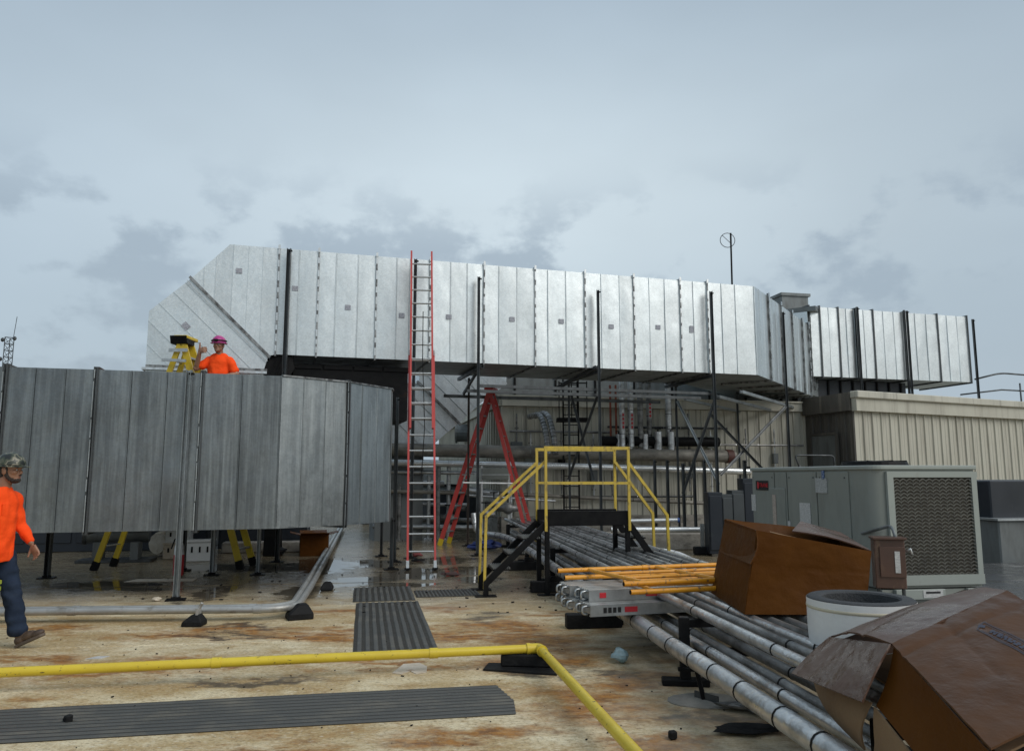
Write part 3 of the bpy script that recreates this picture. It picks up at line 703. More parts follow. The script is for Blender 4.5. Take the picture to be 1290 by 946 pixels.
m_ = MB(); m_.box(MF.p(sx(-5.84), 1.05, 3.585), (2.22, 2.24, .045), AX); m_.build('drop_flange', CLEAT, big)
x0, x1 = sx(-6.85), sx(-4.83)
for k in range(5): face_panel(big, MF, x0 + (x1-x0)*k/5, x0 + (x1-x0)*(k+1)/5, 1.25, 3.56, GN)
m_ = MB(); m_.box(MF.p((x0+x1)/2, 1.06, 2.4), (x1-x0-.01, 2.08, 2.3), AX); m_.build('drop_casing', GN, big)
# throat bracing under the elbow, black
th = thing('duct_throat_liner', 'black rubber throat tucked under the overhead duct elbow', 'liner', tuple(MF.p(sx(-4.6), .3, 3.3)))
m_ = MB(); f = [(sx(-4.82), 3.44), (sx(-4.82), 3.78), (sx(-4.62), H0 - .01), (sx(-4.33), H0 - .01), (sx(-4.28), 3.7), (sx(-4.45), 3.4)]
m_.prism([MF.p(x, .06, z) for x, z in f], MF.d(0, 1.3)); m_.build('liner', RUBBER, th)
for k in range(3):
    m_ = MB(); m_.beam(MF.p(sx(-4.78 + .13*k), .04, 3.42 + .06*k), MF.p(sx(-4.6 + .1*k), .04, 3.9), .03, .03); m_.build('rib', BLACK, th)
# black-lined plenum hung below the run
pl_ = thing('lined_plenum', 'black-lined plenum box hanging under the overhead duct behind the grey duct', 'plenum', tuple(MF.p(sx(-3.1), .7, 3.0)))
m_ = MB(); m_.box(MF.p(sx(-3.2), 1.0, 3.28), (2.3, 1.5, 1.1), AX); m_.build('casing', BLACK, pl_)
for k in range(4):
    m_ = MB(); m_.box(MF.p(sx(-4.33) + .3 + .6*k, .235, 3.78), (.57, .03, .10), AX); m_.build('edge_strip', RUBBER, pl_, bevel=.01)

# --- right-hand duct on the beige building's roof
RFr = Fr((8.98, 22.62, 0), math.atan(.27))
rd = thing('roof_duct', 'bright duct at right raised on struts above the beige building', 'duct', tuple(RFr.p(3, 1, 4.56)))
def rx(px): return (px - 1030)/(1222 - 1030)*5.76 + .22
jr = [.0, rx(1035), rx(1057), rx(1077), rx(1099), rx(1138), rx(1180), rx(1219)]
for i in range(len(jr)-1):
    a, b = jr[i], jr[i+1]; n = max(1, round((b-a)/.36))
    for k in range(n): face_panel(rd, RFr, a + (b-a)*k/n, a + (b-a)*(k+1)/n, 4.56, 6.69, GN, amp=.014)
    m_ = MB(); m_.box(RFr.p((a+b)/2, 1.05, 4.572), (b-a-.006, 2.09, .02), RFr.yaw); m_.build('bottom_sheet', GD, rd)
    m_ = MB(); m_.box(RFr.p((a+b)/2, 1.05, 6.678), (b-a-.006, 2.09, .02), RFr.yaw); m_.build('top_sheet', GN, rd)
    m_ = MB(); m_.box(RFr.p((a+b)/2, 2.09, 5.62), (b-a-.006, .02, 2.08), RFr.yaw); m_.build('back_sheet', GN, rd)
for x in (jr[0], jr[-1]):
    m_ = MB(); m_.box(RFr.p(x - (.011 if x else -.011), 1.05, 5.62), (.02, 2.06, 2.08), RFr.yaw); m_.build('end_sheet', GN, rd)
for x in jr: flange(rd, RFr, x, 4.56, 6.69, 2.1, STRUT, w=.04, pr=.04, clips=False)
for x in (rx(1077) + .04, rx(1138) - .05):
    m_ = MB(); m_.box(RFr.p(x, -.075, 5.0), (.055, .05, 3.5), RFr.yaw); m_.build('stiffener', STRUT, rd)
sk = thing('duct_plinth', 'black louvred plinth between the right roof duct and the beige building', 'plinth', tuple(RFr.p(2, 1.2, 3.66)))
m_ = MB(); m_.box(RFr.p(1.9, 1.3, 4.1), (4.0, 1.4, .88), RFr.yaw); m_.build('casing', NAVY, sk)
for k in range(9):
    m_ = MB(); m_.box(RFr.p(.1 + .45*k, .58, 4.1), (.05, .05, .86), RFr.yaw); m_.build('louvre_post', BLACK, sk)
# stepped transition between the two
tr_ = thing('duct_transition', 'stepped sheet metal box joining the overhead duct to the right roof duct', 'duct', (9.2, 23, 4.3))
m_ = MB(); m_.box(LF.p(LL + .55, 1.0, 5.25), (1.0, 2.0, 2.5), LF.yaw); m_.build('casing', GN, tr_)
m_ = MB(); m_.box(LF.p(LL + .5, .9, 6.58), (.9, 2.3, .14), LF.yaw); m_.build('cap', GREYM, tr_)
for k in (.25, .5, .8): flange(tr_, LF, LL + k, 4.2, 6.45, 1.6, w=.045, pr=.05)
bx = thing('vent_hood', 'small dark metal hood poking above the ducts where they join', 'hood', (9.7, 26.5, 7.16))
m_ = MB(); m_.box((9.72, 26.5, 7.5), (1.0, 1.2, .75), .2); m_.build('casing', GREYM, bx)
m_ = MB(); m_.box((9.73, 26.5, 7.84), (1.12, 1.3, .1), .2); m_.build('cap', GREYM, bx)

# --- old grey duct in front
nd = thing('grey_duct', 'long weathered dark grey duct on posts in front at left', 'duct', (-4.4, 11, .88))
NZ0, NZ1 = .88, 3.0
plan = [(-9.2, 9.02), (-7.9, 9.39), (-6.55, 9.77), (-5.52, 10.03), (-4.25, 10.39), (-3.25, 10.69), (-2.47, 11.42), (-1.96, 12.34), (-1.99, 12.62), (-2.4, 14.0)]
inner = [(-9.77, 11.03), (-8.5, 11.4), (-7.1, 11.8), (-6.1, 12.05), (-4.9, 12.4), (-4.25, 12.62), (-4.08, 12.8), (-4.0, 13.05), (-3.97, 13.2), (-3.93, 14.2)]
for i in range(len(plan)-1):
    p = Vector((*plan[i], 0)); q = Vector((*plan[i+1], 0)); d = q - p; f = Fr(tuple(p), math.atan2(d.y, d.x)); n = max(1, round(d.length/.42))
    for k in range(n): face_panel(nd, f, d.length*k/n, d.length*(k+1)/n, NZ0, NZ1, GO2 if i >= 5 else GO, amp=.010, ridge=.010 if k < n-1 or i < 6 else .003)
    for z, nm in ((NZ0 + .002, 'bottom_sheet'), (NZ1 - .022, 'top_sheet')):
        m_ = MB(); m_.prism([Vector((x, y, z)) for x, y in (plan[i], plan[i+1], inner[i+1], inner[i])], (0, 0, .02)); m_.build(nm, GO, nd)
    m_ = MB(); m_.beam(Vector((*inner[i], 1.94)), Vector((*inner[i+1], 1.94)), .02, 2.06); m_.build('back_sheet', GO, nd)
m_ = MB(); m_.beam(Vector((*plan[-1], 1.94)), Vector((*inner[-1], 1.94)), .02, 2.06); m_.build('end_sheet', GO, nd)
for i in (1, 2, 3, 4, 6):
    p = Vector((*plan[i], 0)); q = Vector((*plan[i+1], 0)); pp = Vector((*plan[i-1], 0)); d = (q - pp)
    f = Fr(tuple(p), math.atan2(d.y, d.x)); dep = (Vector((*inner[i], 0)) - p).length
    m_ = MB()
    m_.box(f.p(-.02, -.012, 1.94), (.016, .03, 2.18), f.yaw); m_.box(f.p(.02, -.012, 1.94), (.02, .035, 2.18), f.yaw)
    for z in (NZ0 - .02, NZ1 + .02): m_.beam(Vector((p.x, p.y, z)), Vector((*inner[i], z)), .07, .035)
    o = m_.build('flange', STRUT, nd)
    c = MB(); z = NZ0
    while z < NZ1 - .1: h = min(random.uniform(.15, .5), NZ1 - z); c.box(f.p(-.016 + random.uniform(-.004, .004), -.026, z + h/2), (.011, .014, h), f.yaw); z += h + random.uniform(.01, .05)
    kind(c.build('clip', GD, o), 'stuff')
m_ = MB()
for i in range(5, len(plan)-1): m_.beam(Vector((*plan[i], NZ1 + .006)), Vector((*plan[i+1], NZ1 + .006)), .05, .02)
m_.build('sealed_edge', FLNG, nd)

# --- elbow of a second duct dropping behind
BF = Fr((-3.3, 19.1, 0), AX)
ed = thing('rear_duct_elbow', 'grey mitred duct elbow dropping behind the red extension ladder', 'duct', tuple(BF.p(.6, .7, 2.3)))
ep = [(-.25, 4.25), (-.25, 2.35), (1.33, 2.38), (2.05, 2.98), (2.75, 3.62), (3.3, 4.0), (3.3, 4.25)]
lowp = [(-.25, 3.95), (-.25, 2.35), (1.33, 2.38), (2.0, 2.95), (.95, 3.95)]
upp = [(.97, 3.95), (2.02, 2.97), (2.75, 3.62), (3.3, 4.0), (3.3, 4.2), (.97, 4.2)]
mn = Vector((1.0, 1.05)).normalized()
def strips2(poly, ds, mat):
    for i in range(len(ds)-1):
        q = clip(clip(poly, mn, ds[i+1] - .012), (-mn[0], -mn[1]), -ds[i])
        if len(q) >= 3:
            m_ = MB(); m_.prism([BF.p(x, -.012 if i % 2 else 0, z) for x, z in q], BF.d(0, .03)); m_.build('panel', mat, ed)
dm = mn[0]*2.0 + mn[1]*2.95
strips2(lowp, [dm - x for x in (2.4, 1.9, 1.5, 1.1, .7, .35, 0)], GM)
strips2(upp, [dm + x for x in (0.01, .3, .6, .95, 1.3, 1.7)], GM)
for poly in (lowp, upp):
    m_ = MB(); m_.prism([BF.p(x, .05, z) for x, z in poly], BF.d(0, 1.5)); m_.build('elbow_casing', GM, ed)
m_ = MB(); m_.beam(BF.p(2.06, -.03, 2.9), BF.p(.9, -.03, 4.0), .06, .06, BF.d(0, -1)); m_.build('mitre_flange', FLNG, ed)
m_ = MB(); m_.box(BF.p(.53, .75, 2.33), (1.75, 1.7, .06), AX); m_.build('drop_flange', BLACK, ed)
m_ = MB(); m_.box(BF.p(.53, .75, 1.15), (1.2, 1.2, 2.3), AX); m_.build('roof_stub', GREYM, ed)

# ------------------------------------------------------------------ strut posts and frames
def post(top, base, label, w=.05, mat=STRUT, plate=True, group='strut posts carrying the ducts', z0=0.0, beads=True):
    base = Vector(base); top = Vector(top); t = thing('support_post', label, 'post', tuple(base), group)
    m_ = MB(); m_.channel(base + Vector((0, 0, .012)), top, w, .007); m_.build('channel', mat, t)
    if plate:
        m_ = MB(); m_.box(base + Vector((0, 0, .008)), (.24, .2, .016), AX); m_.box(base + Vector((0, 0, .03)), (.11, .09, .03), AX); m_.build('base_plate', BLACK, t)
    m_ = MB(); m_.box(top + Vector((.03, 0, -.05)), (.06, .05, .025)); m_.build('end_bolt', BLACK, t)
    return t
def vpost(x, y, z, label, z0=0, lean=(0, 0), **k): return post((x + lean[0], y + lean[1], z), (x, y, z0), label, **k)
vpost(-4.40, 14.60, 6.05, 'dark post rising left of the overhead duct joint beside the elbow', lean=(0, 0), w=.075)
vpost(-1.98, 15.22, 6.02, 'dark post seen through the rungs of the red extension ladder', w=.06)
vpost(-.70, 15.72, 5.78, 'tall dark post left of the red step ladder apex', w=.06)
vpost(-1.02, 17.9, 3.9, 'rust-brown rear post just left of the red step ladder front rail', w=.05, mat=M_('rusty_steel', (.10, .075, .06), (.06, .05, .045), .6, .4))
vpost(1.90, 16.48, 5.68, 'tall dark post rising above the step-over stair', w=.06)
vpost(4.62, 17.30, 5.85, 'tall dark post at the joint before the overhead duct bends away', w=.065)
vpost(7.08, 19.55, 5.85, 'post on the receding leg of the overhead duct', w=.06)
vpost(8.72, 22.2, 3.9, 'thin post below the far end of the receding duct leg', w=.04)
vpost(1.38, 18.4, 3.9, 'rear post behind the caged wall ladder and cross bracing', w=.05)
vpost(4.15, 19.2, 3.9, 'rear post behind the vertical riser pipes', w=.05)
vpost(6.2, 20.9, 3.9, 'rear post near the dark return wall', w=.05)
vpost(-2.62, 17.2, 3.9, 'rear post beside the grey duct right edge', w=.045)
for px, lab, y in ((1077, 'strut leg under the right roof duct near its left end', 22.72), (1138, 'strut leg under the middle of the right roof duct', 23.25)):
    p = RFr.p(rx(px) + .0, -.14); vpost(p.x, p.y, 6.72, lab, z0=3.82, w=.055)
p = RFr.p(rx(1224), -.1); vpost(p.x, p.y, 6.6, 'strut leg at the free right end of the roof duct', z0=3.82, w=.06)
# posts of the grey duct
vpost(-4.37, 10.2, 3.02, 'pale strut post bolted on the face of the grey duct', w=.065, mat=GD, lean=(0, .03))
vpost(-7.35, 12.35, .88, 'dark post under the grey duct behind the walking worker', w=.075)
vpost(-4.88, 12.7, .88, 'slim post with wide foot under the middle of grey duct', w=.06, mat=GD)
vpost(-5.6, 13.3, 1.2, 'short dark post beside the red cylinder under the grey duct', w=.05)
vpost(-4.15, 12.75, .88, 'post under the grey duct right of the yellow ladder foot', w=.05, mat=GD)
vpost(-2.08, 13.45, .88, 'post under the right end of the grey duct', w=.06)
vpost(-2.62, 15.6, 1.9, 'thin post behind the right end of the grey duct', w=.05)
vpost(-2.2, 14.6, 3.1, 'dark post hugging the right edge of the grey duct', w=.05)
# horizontal trapeze beams under the overhead duct
def bar(name, a, b, label, w=.05, h=.05, mat=STRUT, cat='beam', group='strut beams and braces under the ducts'):
    m_ = MB(); m_.channel(a, b, w, .008, (0, 0, 1) if abs(Vector(b).z - Vector(a).z) < 1 else (0, -1, 0)); o = m_.build(name, mat); return tag(o, label, cat, group)
bar('strut_beam', MF.p(sx(-.72), -.06, 3.47), MF.p(sx(4.65), -.06, 3.47), 'front strut beam running level below the overhead duct', .06)
bar('strut_beam', MF.p(sx(-.95), -.04, 3.36), MF.p(sx(4.3), -.04, 3.36), 'lower front strut beam just below the level beam', .06)
bar('strut_beam', MF.p(sx(-1.0), 2.15, 3.47), MF.p(sx(4.4), 2.15, 3.47), 'rear strut beam running level below the overhead duct', .07)
bar('strut_beam', LF.p(-.35, .3, 3.55), LF.p(4.7, .3, 3.55), 'pale strut beam slanting away below the receding duct leg, upper', .07, mat=GD)
bar('strut_beam', LF.p(-.5, .8, 3.45), LF.p(4.9, .8, 3.45), 'pale strut beam slanting away below the receding duct leg, middle', .07, mat=GD)
bar('strut_beam', LF.p(-.8, 1.5, 3.4), LF.p(4.9, 1.5, 3.4), 'pale strut beam slanting away below the receding duct leg, lower', .06, mat=GD)
for X in (-.65, 1.9, 4.6):
    bar('cross_beam', MF.p(sx(X), -.1, 3.88), MF.p(sx(X), 2.2, 3.88), 'dark cross beam carrying the overhead duct ' + {-.65: 'above the red step ladder', 1.9: 'above the step-over stair', 4.6: 'before the bend'}[X], .07)
bar('knee_brace', (-1.08, 16.9, 3.41), (-0.77, 16.3, 3.8), 'short knee brace left of the red step ladder apex')
bar('knee_brace', (1.01, 17.5, 3.59), (1.87, 16.6, 3.98), 'slanted knee brace under the overhead duct over the caged ladder', .07)
for a, b, lab in (((1.41, 18.2, 3.57), (1.93, 18.2, 1.51), 'diagonal brace crossing in front of the caged ladder, falling right'),
                  ((1.97, 17.4, 3.45), (1.33, 18.2, 1.51), 'diagonal brace crossing in front of the caged ladder, falling left'),
                  ((4, 18.4, 3.4), (4.84, 18, 1.4), 'pale diagonal brace falling right towards the grey cabinets'),
                  ((4.86, 18, 3.51), (4.03, 18.2, 1.18), 'dark diagonal brace falling left beside the grey cabinets'),
                  ((4.82, 18.6, 3.13), (6.16, 18.8, 1.74), 'thin diagonal brace falling right behind the rooftop unit'),
                  ((7.03, 19.5, 3.37), (5, 18.4, 1.63), 'thin diagonal brace falling left behind the rooftop unit')):
    bar('diagonal_brace', a, b, lab, .06, mat=GD if 'pale' in lab else STRUT, cat='brace')
for px, y, z1, lab in ((862, 18.6, 1.9, 'short post at the foot of the dark diagonal brace'), (876, 19.2, 2.0, 'thin rusty post right of the diagonal brace foot'), (889, 19.4, 2.0, 'thin dark post left of the grey cabinets'), (826, 19.3, 2.0, 'dark pipe-support post behind the stair handrail'), (842, 19.4, 2.0, 'dark pipe-support post right of the stair handrail'), (940, 19.6, 2.0, 'dark post behind the left edge of the rooftop unit')):
    vpost((px-645)/974*y, y, z1, lab, w=.07, group='posts carrying the horizontal pipes')

# ------------------------------------------------------------------ pipe bundle on low racks
PS = -.125
def pipe_line(x6, z, y0, y1, extra=None, n=2):
    pts = [Vector((x6 + PS*(y - 6), y, z)) for y in ([y0, y1] if n == 2 else [y0 + (y1-y0)*i/(n-1) for i in range(n)])]
    return pts
def pipe(name, pts, r, mat, label, n=14, bands=None, band_mat=None, group=None, cat='pipe', flangeat=()):
    pts = [Vector(p) for p in pts]; t = thing(name, label, cat, tuple(min(pts, key=lambda p: p.y)), group)
    m_ = MB(); m_.tube(pts, r, n); m_.build('jacket', mat, t, smooth=True, auto=40)
    if bands:
        L = 0; nxt = bands*.6
        for a, b in zip(pts, pts[1:]):
            d = (b - a).length; u = (b - a).normalized()
            while nxt < L + d:
                p = a + u*(nxt - L); m_ = MB(); m_.tube([p - u*.007, p + u*.007], r + .003, n); m_.build('band', band_mat or BLACK, t, smooth=True, auto=40); nxt += bands*random.uniform(.8, 1.2)
            L += d
    return t
GP = 'pipes of the bundle running back from the boxes'
# fat wrinkled pipe along the left edge of the bundle, turning left at its far end
pts = [(1.72, 2.3, .3)] + [(1.22 + PS*(y-6), y, .3 + .006*math.sin(y*3)) for y in (3.2, 4, 5, 6, 7, 8, 9, 10, 11.5, 13, 14.5, 16)] + [(-.33, 17.0, .3), (-.80, 17.25, .3), (-.86, 17.3, .75)]
pts = [(1.685, 2.3, .3)] + pts[1:]
pts = [(x, y, z + .025) for x, y, z in pts]
pipe('insulated_pipe', bendpath(pts, .5, 3), .062, LAG, 'fat wrinkled foil-wrapped pipe along the left edge of the pipe bundle', bands=.42)
pipe('insulated_pipe', pipe_line(1.46, .305, 2.6, 18.5), .038, LAG, 'silver pipe low in the bundle, second from the left', bands=1.3, group=GP)
pipe('insulated_pipe', pipe_line(1.585, .303, 2.6, 18.5), .036, LAGD, 'dark pipe low in the bundle, third from the left', bands=1.5, group=GP)
pipe('insulated_pipe', pipe_line(1.77, .307, 2.8, 18.5), .04, LAGD, 'dark pipe low in the bundle, fourth from the left', bands=1.6, group=GP)
pipe('insulated_pipe', pipe_line(1.95, .303, 2.8, 18.5), .036, LAGD, 'dark pipe low in the bundle, fifth from the left', bands=1.7, group=GP)
pipe('insulated_pipe', pipe_line(2.2, .307, 2.8, 18.5), .04, LAGD, 'dark pipe low in the bundle, rightmost of its tier', bands=1.7, group=GP)
ords = ['leftmost', 'second from left', 'third from left', 'fourth from left', 'fifth from left', 'sixth from left', 'seventh from left', 'eighth from left', 'ninth from left', 'rightmost']
ux = [1.50, 1.665, 1.80, 1.935, 2.06, 2.20, 2.34, 2.47, 2.61, 2.76]
for i, x in enumerate(ux):
    r = [.038, .032, .036, .03, .03, .036, .032, .032, .036, .042][i]
    pipe('insulated_pipe', pipe_line(x, .493 + r, 2.9 if i < 4 else 3.4, 19.3), r, [LAG, LAGD, LAG, LAGD, LAGD, LAGD, LAG, LAGD, LAGD, LAG][i] if i else LAG,
         'grey pipe on the top tier of the bundle under the stair, ' + ords[i], bands=1.4, group=GP)
# racks
def rack(y, label, x0=1.36, x1=2.9):
    dx = PS*(y - 6); a = Vector((x0 + dx, y, 0)); b = Vector((x1 + dx, y + (x1-x0)*.12, 0)); t = thing('pipe_rack', label, 'rack', tuple(a), 'racks under the pipe bundle')
    for p in (a, b):
        m_ = MB(); m_.box(p + Vector((0, 0, .26)), (.08, .08, .5), -.12); m_.build('post', BLACK, t, bevel=.006)
        m_ = MB(); m_.box(p + Vector((0, 0, .025)), (.36, .12, .05), -.12); m_.build('foot', BLACK, t, bevel=.008)
    for z in (.235, .462):
        m_ = MB(); m_.beam(a + Vector((0, 0, z)), b + Vector((0, 0, z)), .06, .06); m_.build('cross_bar', BLACK, t)
rack(6.15, 'black rack under the pipes just below the scaffold planks')
rack(3.6, 'black rack under the pipes nearest the camera')
rack(8.6, 'black rack under the pipes behind the aluminium planks')
rack(11.9, 'black rack under the pipes behind the stair platform')
rack(14.6, 'black rack under the pipes well behind the stair')
rack(17.6, 'black rack under the far end of the pipe bundle')
# single stand with pad carrying the fat pipe
st = thing('pipe_stand', 'thin black stand on a grey pad under the fat foil pipe', 'stand', (1.40, 5.72, 0))
m_ = MB(); m_.prism([(1.40 + .26*math.cos(a)*(1.1 if abs(math.cos(a)) > .7 else 1), 5.72 + .19*math.sin(a), .001) for a in [i*math.pi/9 for i in range(18)]], (0, 0, .008)); m_.build('pad', CONC, st)
m_ = MB(); m_.tube([(1.38, 5.74, .01), (1.33, 5.76, .25)], .018, 8); m_.build('rod', BLACK, st)
m_ = MB(); m_.beam((1.33, 5.80, .02), (1.46, 5.64, .02), .01, .07); m_.build('angle_foot', STRUT, st)
m_ = MB(); m_.box((1.3, 5.78, .205), (.18, .05, .02), -.1); m_.build('saddle', BLACK, st)
for y, lab in ((8.4, 'black wooden sleeper under the fat foil pipe near the planks'), (10.9, 'black wooden sleeper under the fat pipe left of the stair legs'), (13.4, 'black wooden sleeper under the fat pipe behind the stair'), (3.7, 'black wooden sleeper under the fat foil pipe nearest the camera')):
    x = 1.22 + PS*(y-6); m_ = MB(); m_.box((x - .05, y, .075), (.6, .13, .15), R(8)); m_.box((x, y, .18), (.16, .11, .07), R(8)); tag(m_.build('sleeper', RUBBER, bevel=.01), lab, 'sleeper', 'sleepers under the fat pipe')

# ------------------------------------------------------------------ yellow gas pipe
yp = thing('gas_pipe', 'yellow gas pipe crossing the roof and turning toward the camera', 'pipe', (.235, 6.7, 0))
c = Vector((.235, 6.72, .15)); l = Vector((-6.3, 5.42, .15)); rr = Vector((.80, 3.4, .15))
m_ = MB(); m_.tube([l, c + (l - c).normalized()*.06], .036, 14); m_.build('long_pipe', YPIPE, yp, smooth=True, auto=40)
m_ = MB(); m_.tube([c + (rr - c).normalized()*.06, rr], .036, 14); m_.build('short_pipe', YPIPE, yp, smooth=True, auto=40)
m_ = MB(); m_.tube(bendpath([c + (l-c).normalized()*.1, c, c + (rr-c).normalized()*.1], .07), .043, 14); m_.build('elbow', YPIPE, yp, smooth=True, auto=40)
for q in (l, rr):
    u = (q - c).normalized(); m_ = MB(); m_.tube([c + u*.085, c + u*.115], .047, 14); m_.build('collar', YPIPE, yp, smooth=True, auto=40)
bl = thing('pipe_block', 'black rubber block on a pad under the yellow pipe elbow', 'block', (.14, 6.68, 0))
m_ = MB(); m_.prism([(-.24, 6.58, .001), (.36, 6.42, .001), (.42, 6.62, .001), (.2, 6.78, .001), (-.2, 6.8, .001)], (0, 0, .014)); m_.build('pad', RUBBER, bl)
m_ = MB(); m_.box((.12, 6.70, .064), (.42, .13, .10), R(-6)); m_.build('block', RUBBER, bl, bevel=.012)
for (x, y, lab) in ((-5.4, 5.62, 'black rubber block under the left end of the yellow pipe'), (.62, 4.2, 'black rubber block under the near end of the yellow pipe')):
    m_ = MB(); m_.box((x, y, .057), (.3, .13, .113), R(10)); tag(m_.build('pipe_block', RUBBER, bevel=.012), lab, 'block')
for k_ in (.9, 2.6, 4.4):
    u = (l - c).normalized(); m_ = MB(); m_.tube([c + u*(k_ - .035), c + u*(k_ + .035)], .042, 14); m_.build('coupling', YPIPE, yp, smooth=True, auto=40)
# ------------------------------------------------------------------ grey conduits at left
for k, (o, lab) in enumerate((((0, 0), 'grey conduit crossing in front of the grey duct, near one of the pair'), ((-.085, .10), 'grey conduit crossing in front of the grey duct, far one of the pair'))):
    pts = bendpath([(-9.0, 8.50 + o[1], .125), (-5.26, 8.62 + o[1], .125), (-2.42 + o[0], 8.80 + o[1], .125), (-2.72 + o[0], 10.6, .125), (-5.0 + o[0], 23.0, .125)], .42, 8)
    cd_ = thing('conduit', lab, 'conduit', pts[0][:], 'pair of grey conduits')
    m_ = MB(); m_.tube(pts, .041, 12); m_.build('tube', CONDUIT, cd_, smooth=True, auto=40)
    for i in (2, 9, 10):
        p = pts[i]; d = (pts[min(i+1, len(pts)-1)] - pts[i-1]).normalized()
        m_ = MB(); m_.tube([p - d*.04, p + d*.04], .047, 12); m_.build('coupling', CONDUIT, cd_, smooth=True, auto=40)
def foot(x, y, lab, yaw=0, s=1.0, strap=True):
    t = thing('rubber_block', lab, 'block', (x, y, 0), 'rubber feet under the conduits'); f = Fr((x, y, 0), yaw); m_ = MB()
    lo = [f.p(a*s, b*s, .002) for a, b in ((-.12, -.09), (.10, -.09), (.10, .09), (-.12, .09))]; hi = [f.p(a*s, b*s, .125*s) for a, b in ((-.02, -.05), (.055, -.05), (.055, .05), (-.02, .05))]
    mid = [f.p(a*s, b*s, .05*s) for a, b in ((-.11, -.09), (.10, -.09), (.10, .09), (-.11, .09))]
    m_.add(lo + mid + hi, [(3, 2, 1, 0)] + [(i, (i+1) % 4, 4+(i+1) % 4, 4+i) for i in range(4)] + [(4+i, 4+(i+1) % 4, 8+(i+1) % 4, 8+i) for i in range(4)] + [(8, 9, 10, 11)]); m_.build('block', RUBBER, t, bevel=.01)
    if strap:
        m_ = MB(); m_.box(f.p(.03, 0, .13), (.03, .10, .12), yaw); m_.beam(f.p(.03, 0, .18), f.p(.07, 0, .24), .03, .03); m_.build('clamp', CONDUIT, t, bevel=.005)
foot(-3.42, 8.50, 'black rubber foot with clamp under the conduit, left of the bend')
foot(-2.40, 8.92, 'black rubber foot under the conduit bend', R(25), 1.3, False)
foot(-2.62, 11.1, 'black rubber foot under the conduits beside the puddle', R(95), .9, False)

# ------------------------------------------------------------------ pipes along the taupe wall
WP = 'pipes along the taupe wall'
pipe('insulated_pipe', [(-3.47, 19.1, 2.26), (0.92, 19.65, 2.19), (6.01, 20.7, 2.12)], .165, LAGT, 'thick old lagged pipe running level along the taupe wall', 18, bands=2.2, band_mat=LAGD)
m_ = MB(); m_.tube([(5.76, 20.65, 2.12), (5.94, 20.69, 2.12)], .185, 18); tag(m_.build('pipe_collar', M_('rust_collar', (.10, .03, .02), (.07, .025, .02), .6), smooth=True, auto=40), 'rusty red collar near the end of the thick lagged pipe', 'collar')
pipe('header_pipe', [(2.33, 20, 2.51), (5.6, 20.75, 2.51)], .13, BLACK, 'black header pipe just above the thick lagged pipe')
pipe('insulated_pipe', [(-3.44, 19, 1.94), (1.11, 19.45, 1.85), (6.26, 20.2, 1.71)], .085, LAGW, 'bright silver pipe running level below the thick lagged pipe', bands=3.1, band_mat=LAG)
pipe('insulated_pipe', [(-3.49, 19.3, 1.71), (-0.91, 19.5, 1.67)], .05, LAG, 'thin silver pipe just under the bright pipe at left', group=WP)
pipe('insulated_pipe', [(-3.46, 19.2, 1.23), (-0.1, 19.5, 1.15), (5.15, 20.2, 0.89)], .05, LAGT, 'thin pipe running level low on the taupe wall', bands=2.5, group=WP)
pipe('insulated_pipe', [(-2.64, 20.5, 1.41), (-1.81, 20.6, 1.4)], .07, LAG, 'short silver pipe behind the red extension ladder', group=WP)
pipe('insulated_pipe', [(-3.56, 19.8, 0.9), (-1.14, 20.2, 0.85)], .045, LAG, 'thin low silver pipe behind the extension ladder rungs', group=WP)
pipe('insulated_pipe', [(-3.7, 20.6, 0.44), (-0.97, 21, 0.41)], .06, LAGD, 'grey pipe near the floor behind the extension ladder', group=WP)
pipe('insulated_pipe', [(-3.48, 19.4, 0.35), (-0.98, 19.6, 0.31)], .06, LAG, 'silver pipe near the floor behind the extension ladder', group=WP)
pipe('insulated_pipe', [(-1.09, 19.3, 1.25), (-0.34, 19.4, 1.15)], .09, LAG, 'fat silver pipe end left of the stair handrail', group=WP)
pipe('insulated_pipe', [(-1.09, 19.2, 1.12), (1.1, 19.5, 0.97)], .035, LAG, 'narrow silver pipe right of the step ladder front rail', group=WP)
pipe('cable_tube', [(-1.1, 17.2, 1.45), (0.05, 17.4, 1.43)], .018, WHITEM, 'thin white tube behind the stair handrail', 8)
for px, r, y0, lab in ((783.5, .075, 19.9, 'vertical riser pipe with red label, leftmost'), (794.5, .08, 20.0, 'vertical riser pipe with red label, second from left'), (806.5, .075, 20.2, 'vertical riser pipe without label'), (817.5, .07, 20.4, 'vertical riser pipe with red label placed high'), (842, .085, 20.6, 'thick vertical riser pipe at right')):
    X = (px - 645)/958*y0; t = pipe('riser_pipe', [(X, y0, 2.35), (X, y0, 4.1)], r, LAG if px < 800 or px > 840 else LAGD, lab, 12, bands=.55, group='vertical riser pipes')
    if 'red label' in lab:
        zc = 3.02 if 'high' not in lab else 3.35
        m_ = MB(); m_.plate((X - .02, y0 - r - .012, zc - .22), (X + .06, y0 - r - .004, zc - .22), (X + .06, y0 - r - .004, zc + .22), (X - .02, y0 - r - .012, zc + .22), .006); m_.build('label_plate', PAPER, t)
        for k in range(4):
            z = zc - .16 + .105*k; m_ = MB(); m_.plate((X - .005, y0 - r - .017, z - .035), (X + .045, y0 - r - .011, z - .035), (X + .045, y0 - r - .011, z + .035), (X - .005, y0 - r - .017, z + .035), .006); m_.build('label_mark', REDP, t)
RUSTP = M_('rust_red_paint', (.30, .07, .03), (.2, .05, .03), .6)
for px, lab in ((769, 'thin rust-red pipe on the taupe wall, left one'), (776, 'thin rust-red pipe on the taupe wall, right one')):
    X = (px - 645)/958*20.2; pipe('sprinkler_pipe', [(X, 20.2, 2.2), (X, 20.2, 4.0)], .028, RUSTP, lab, 8, group='thin red pipes')
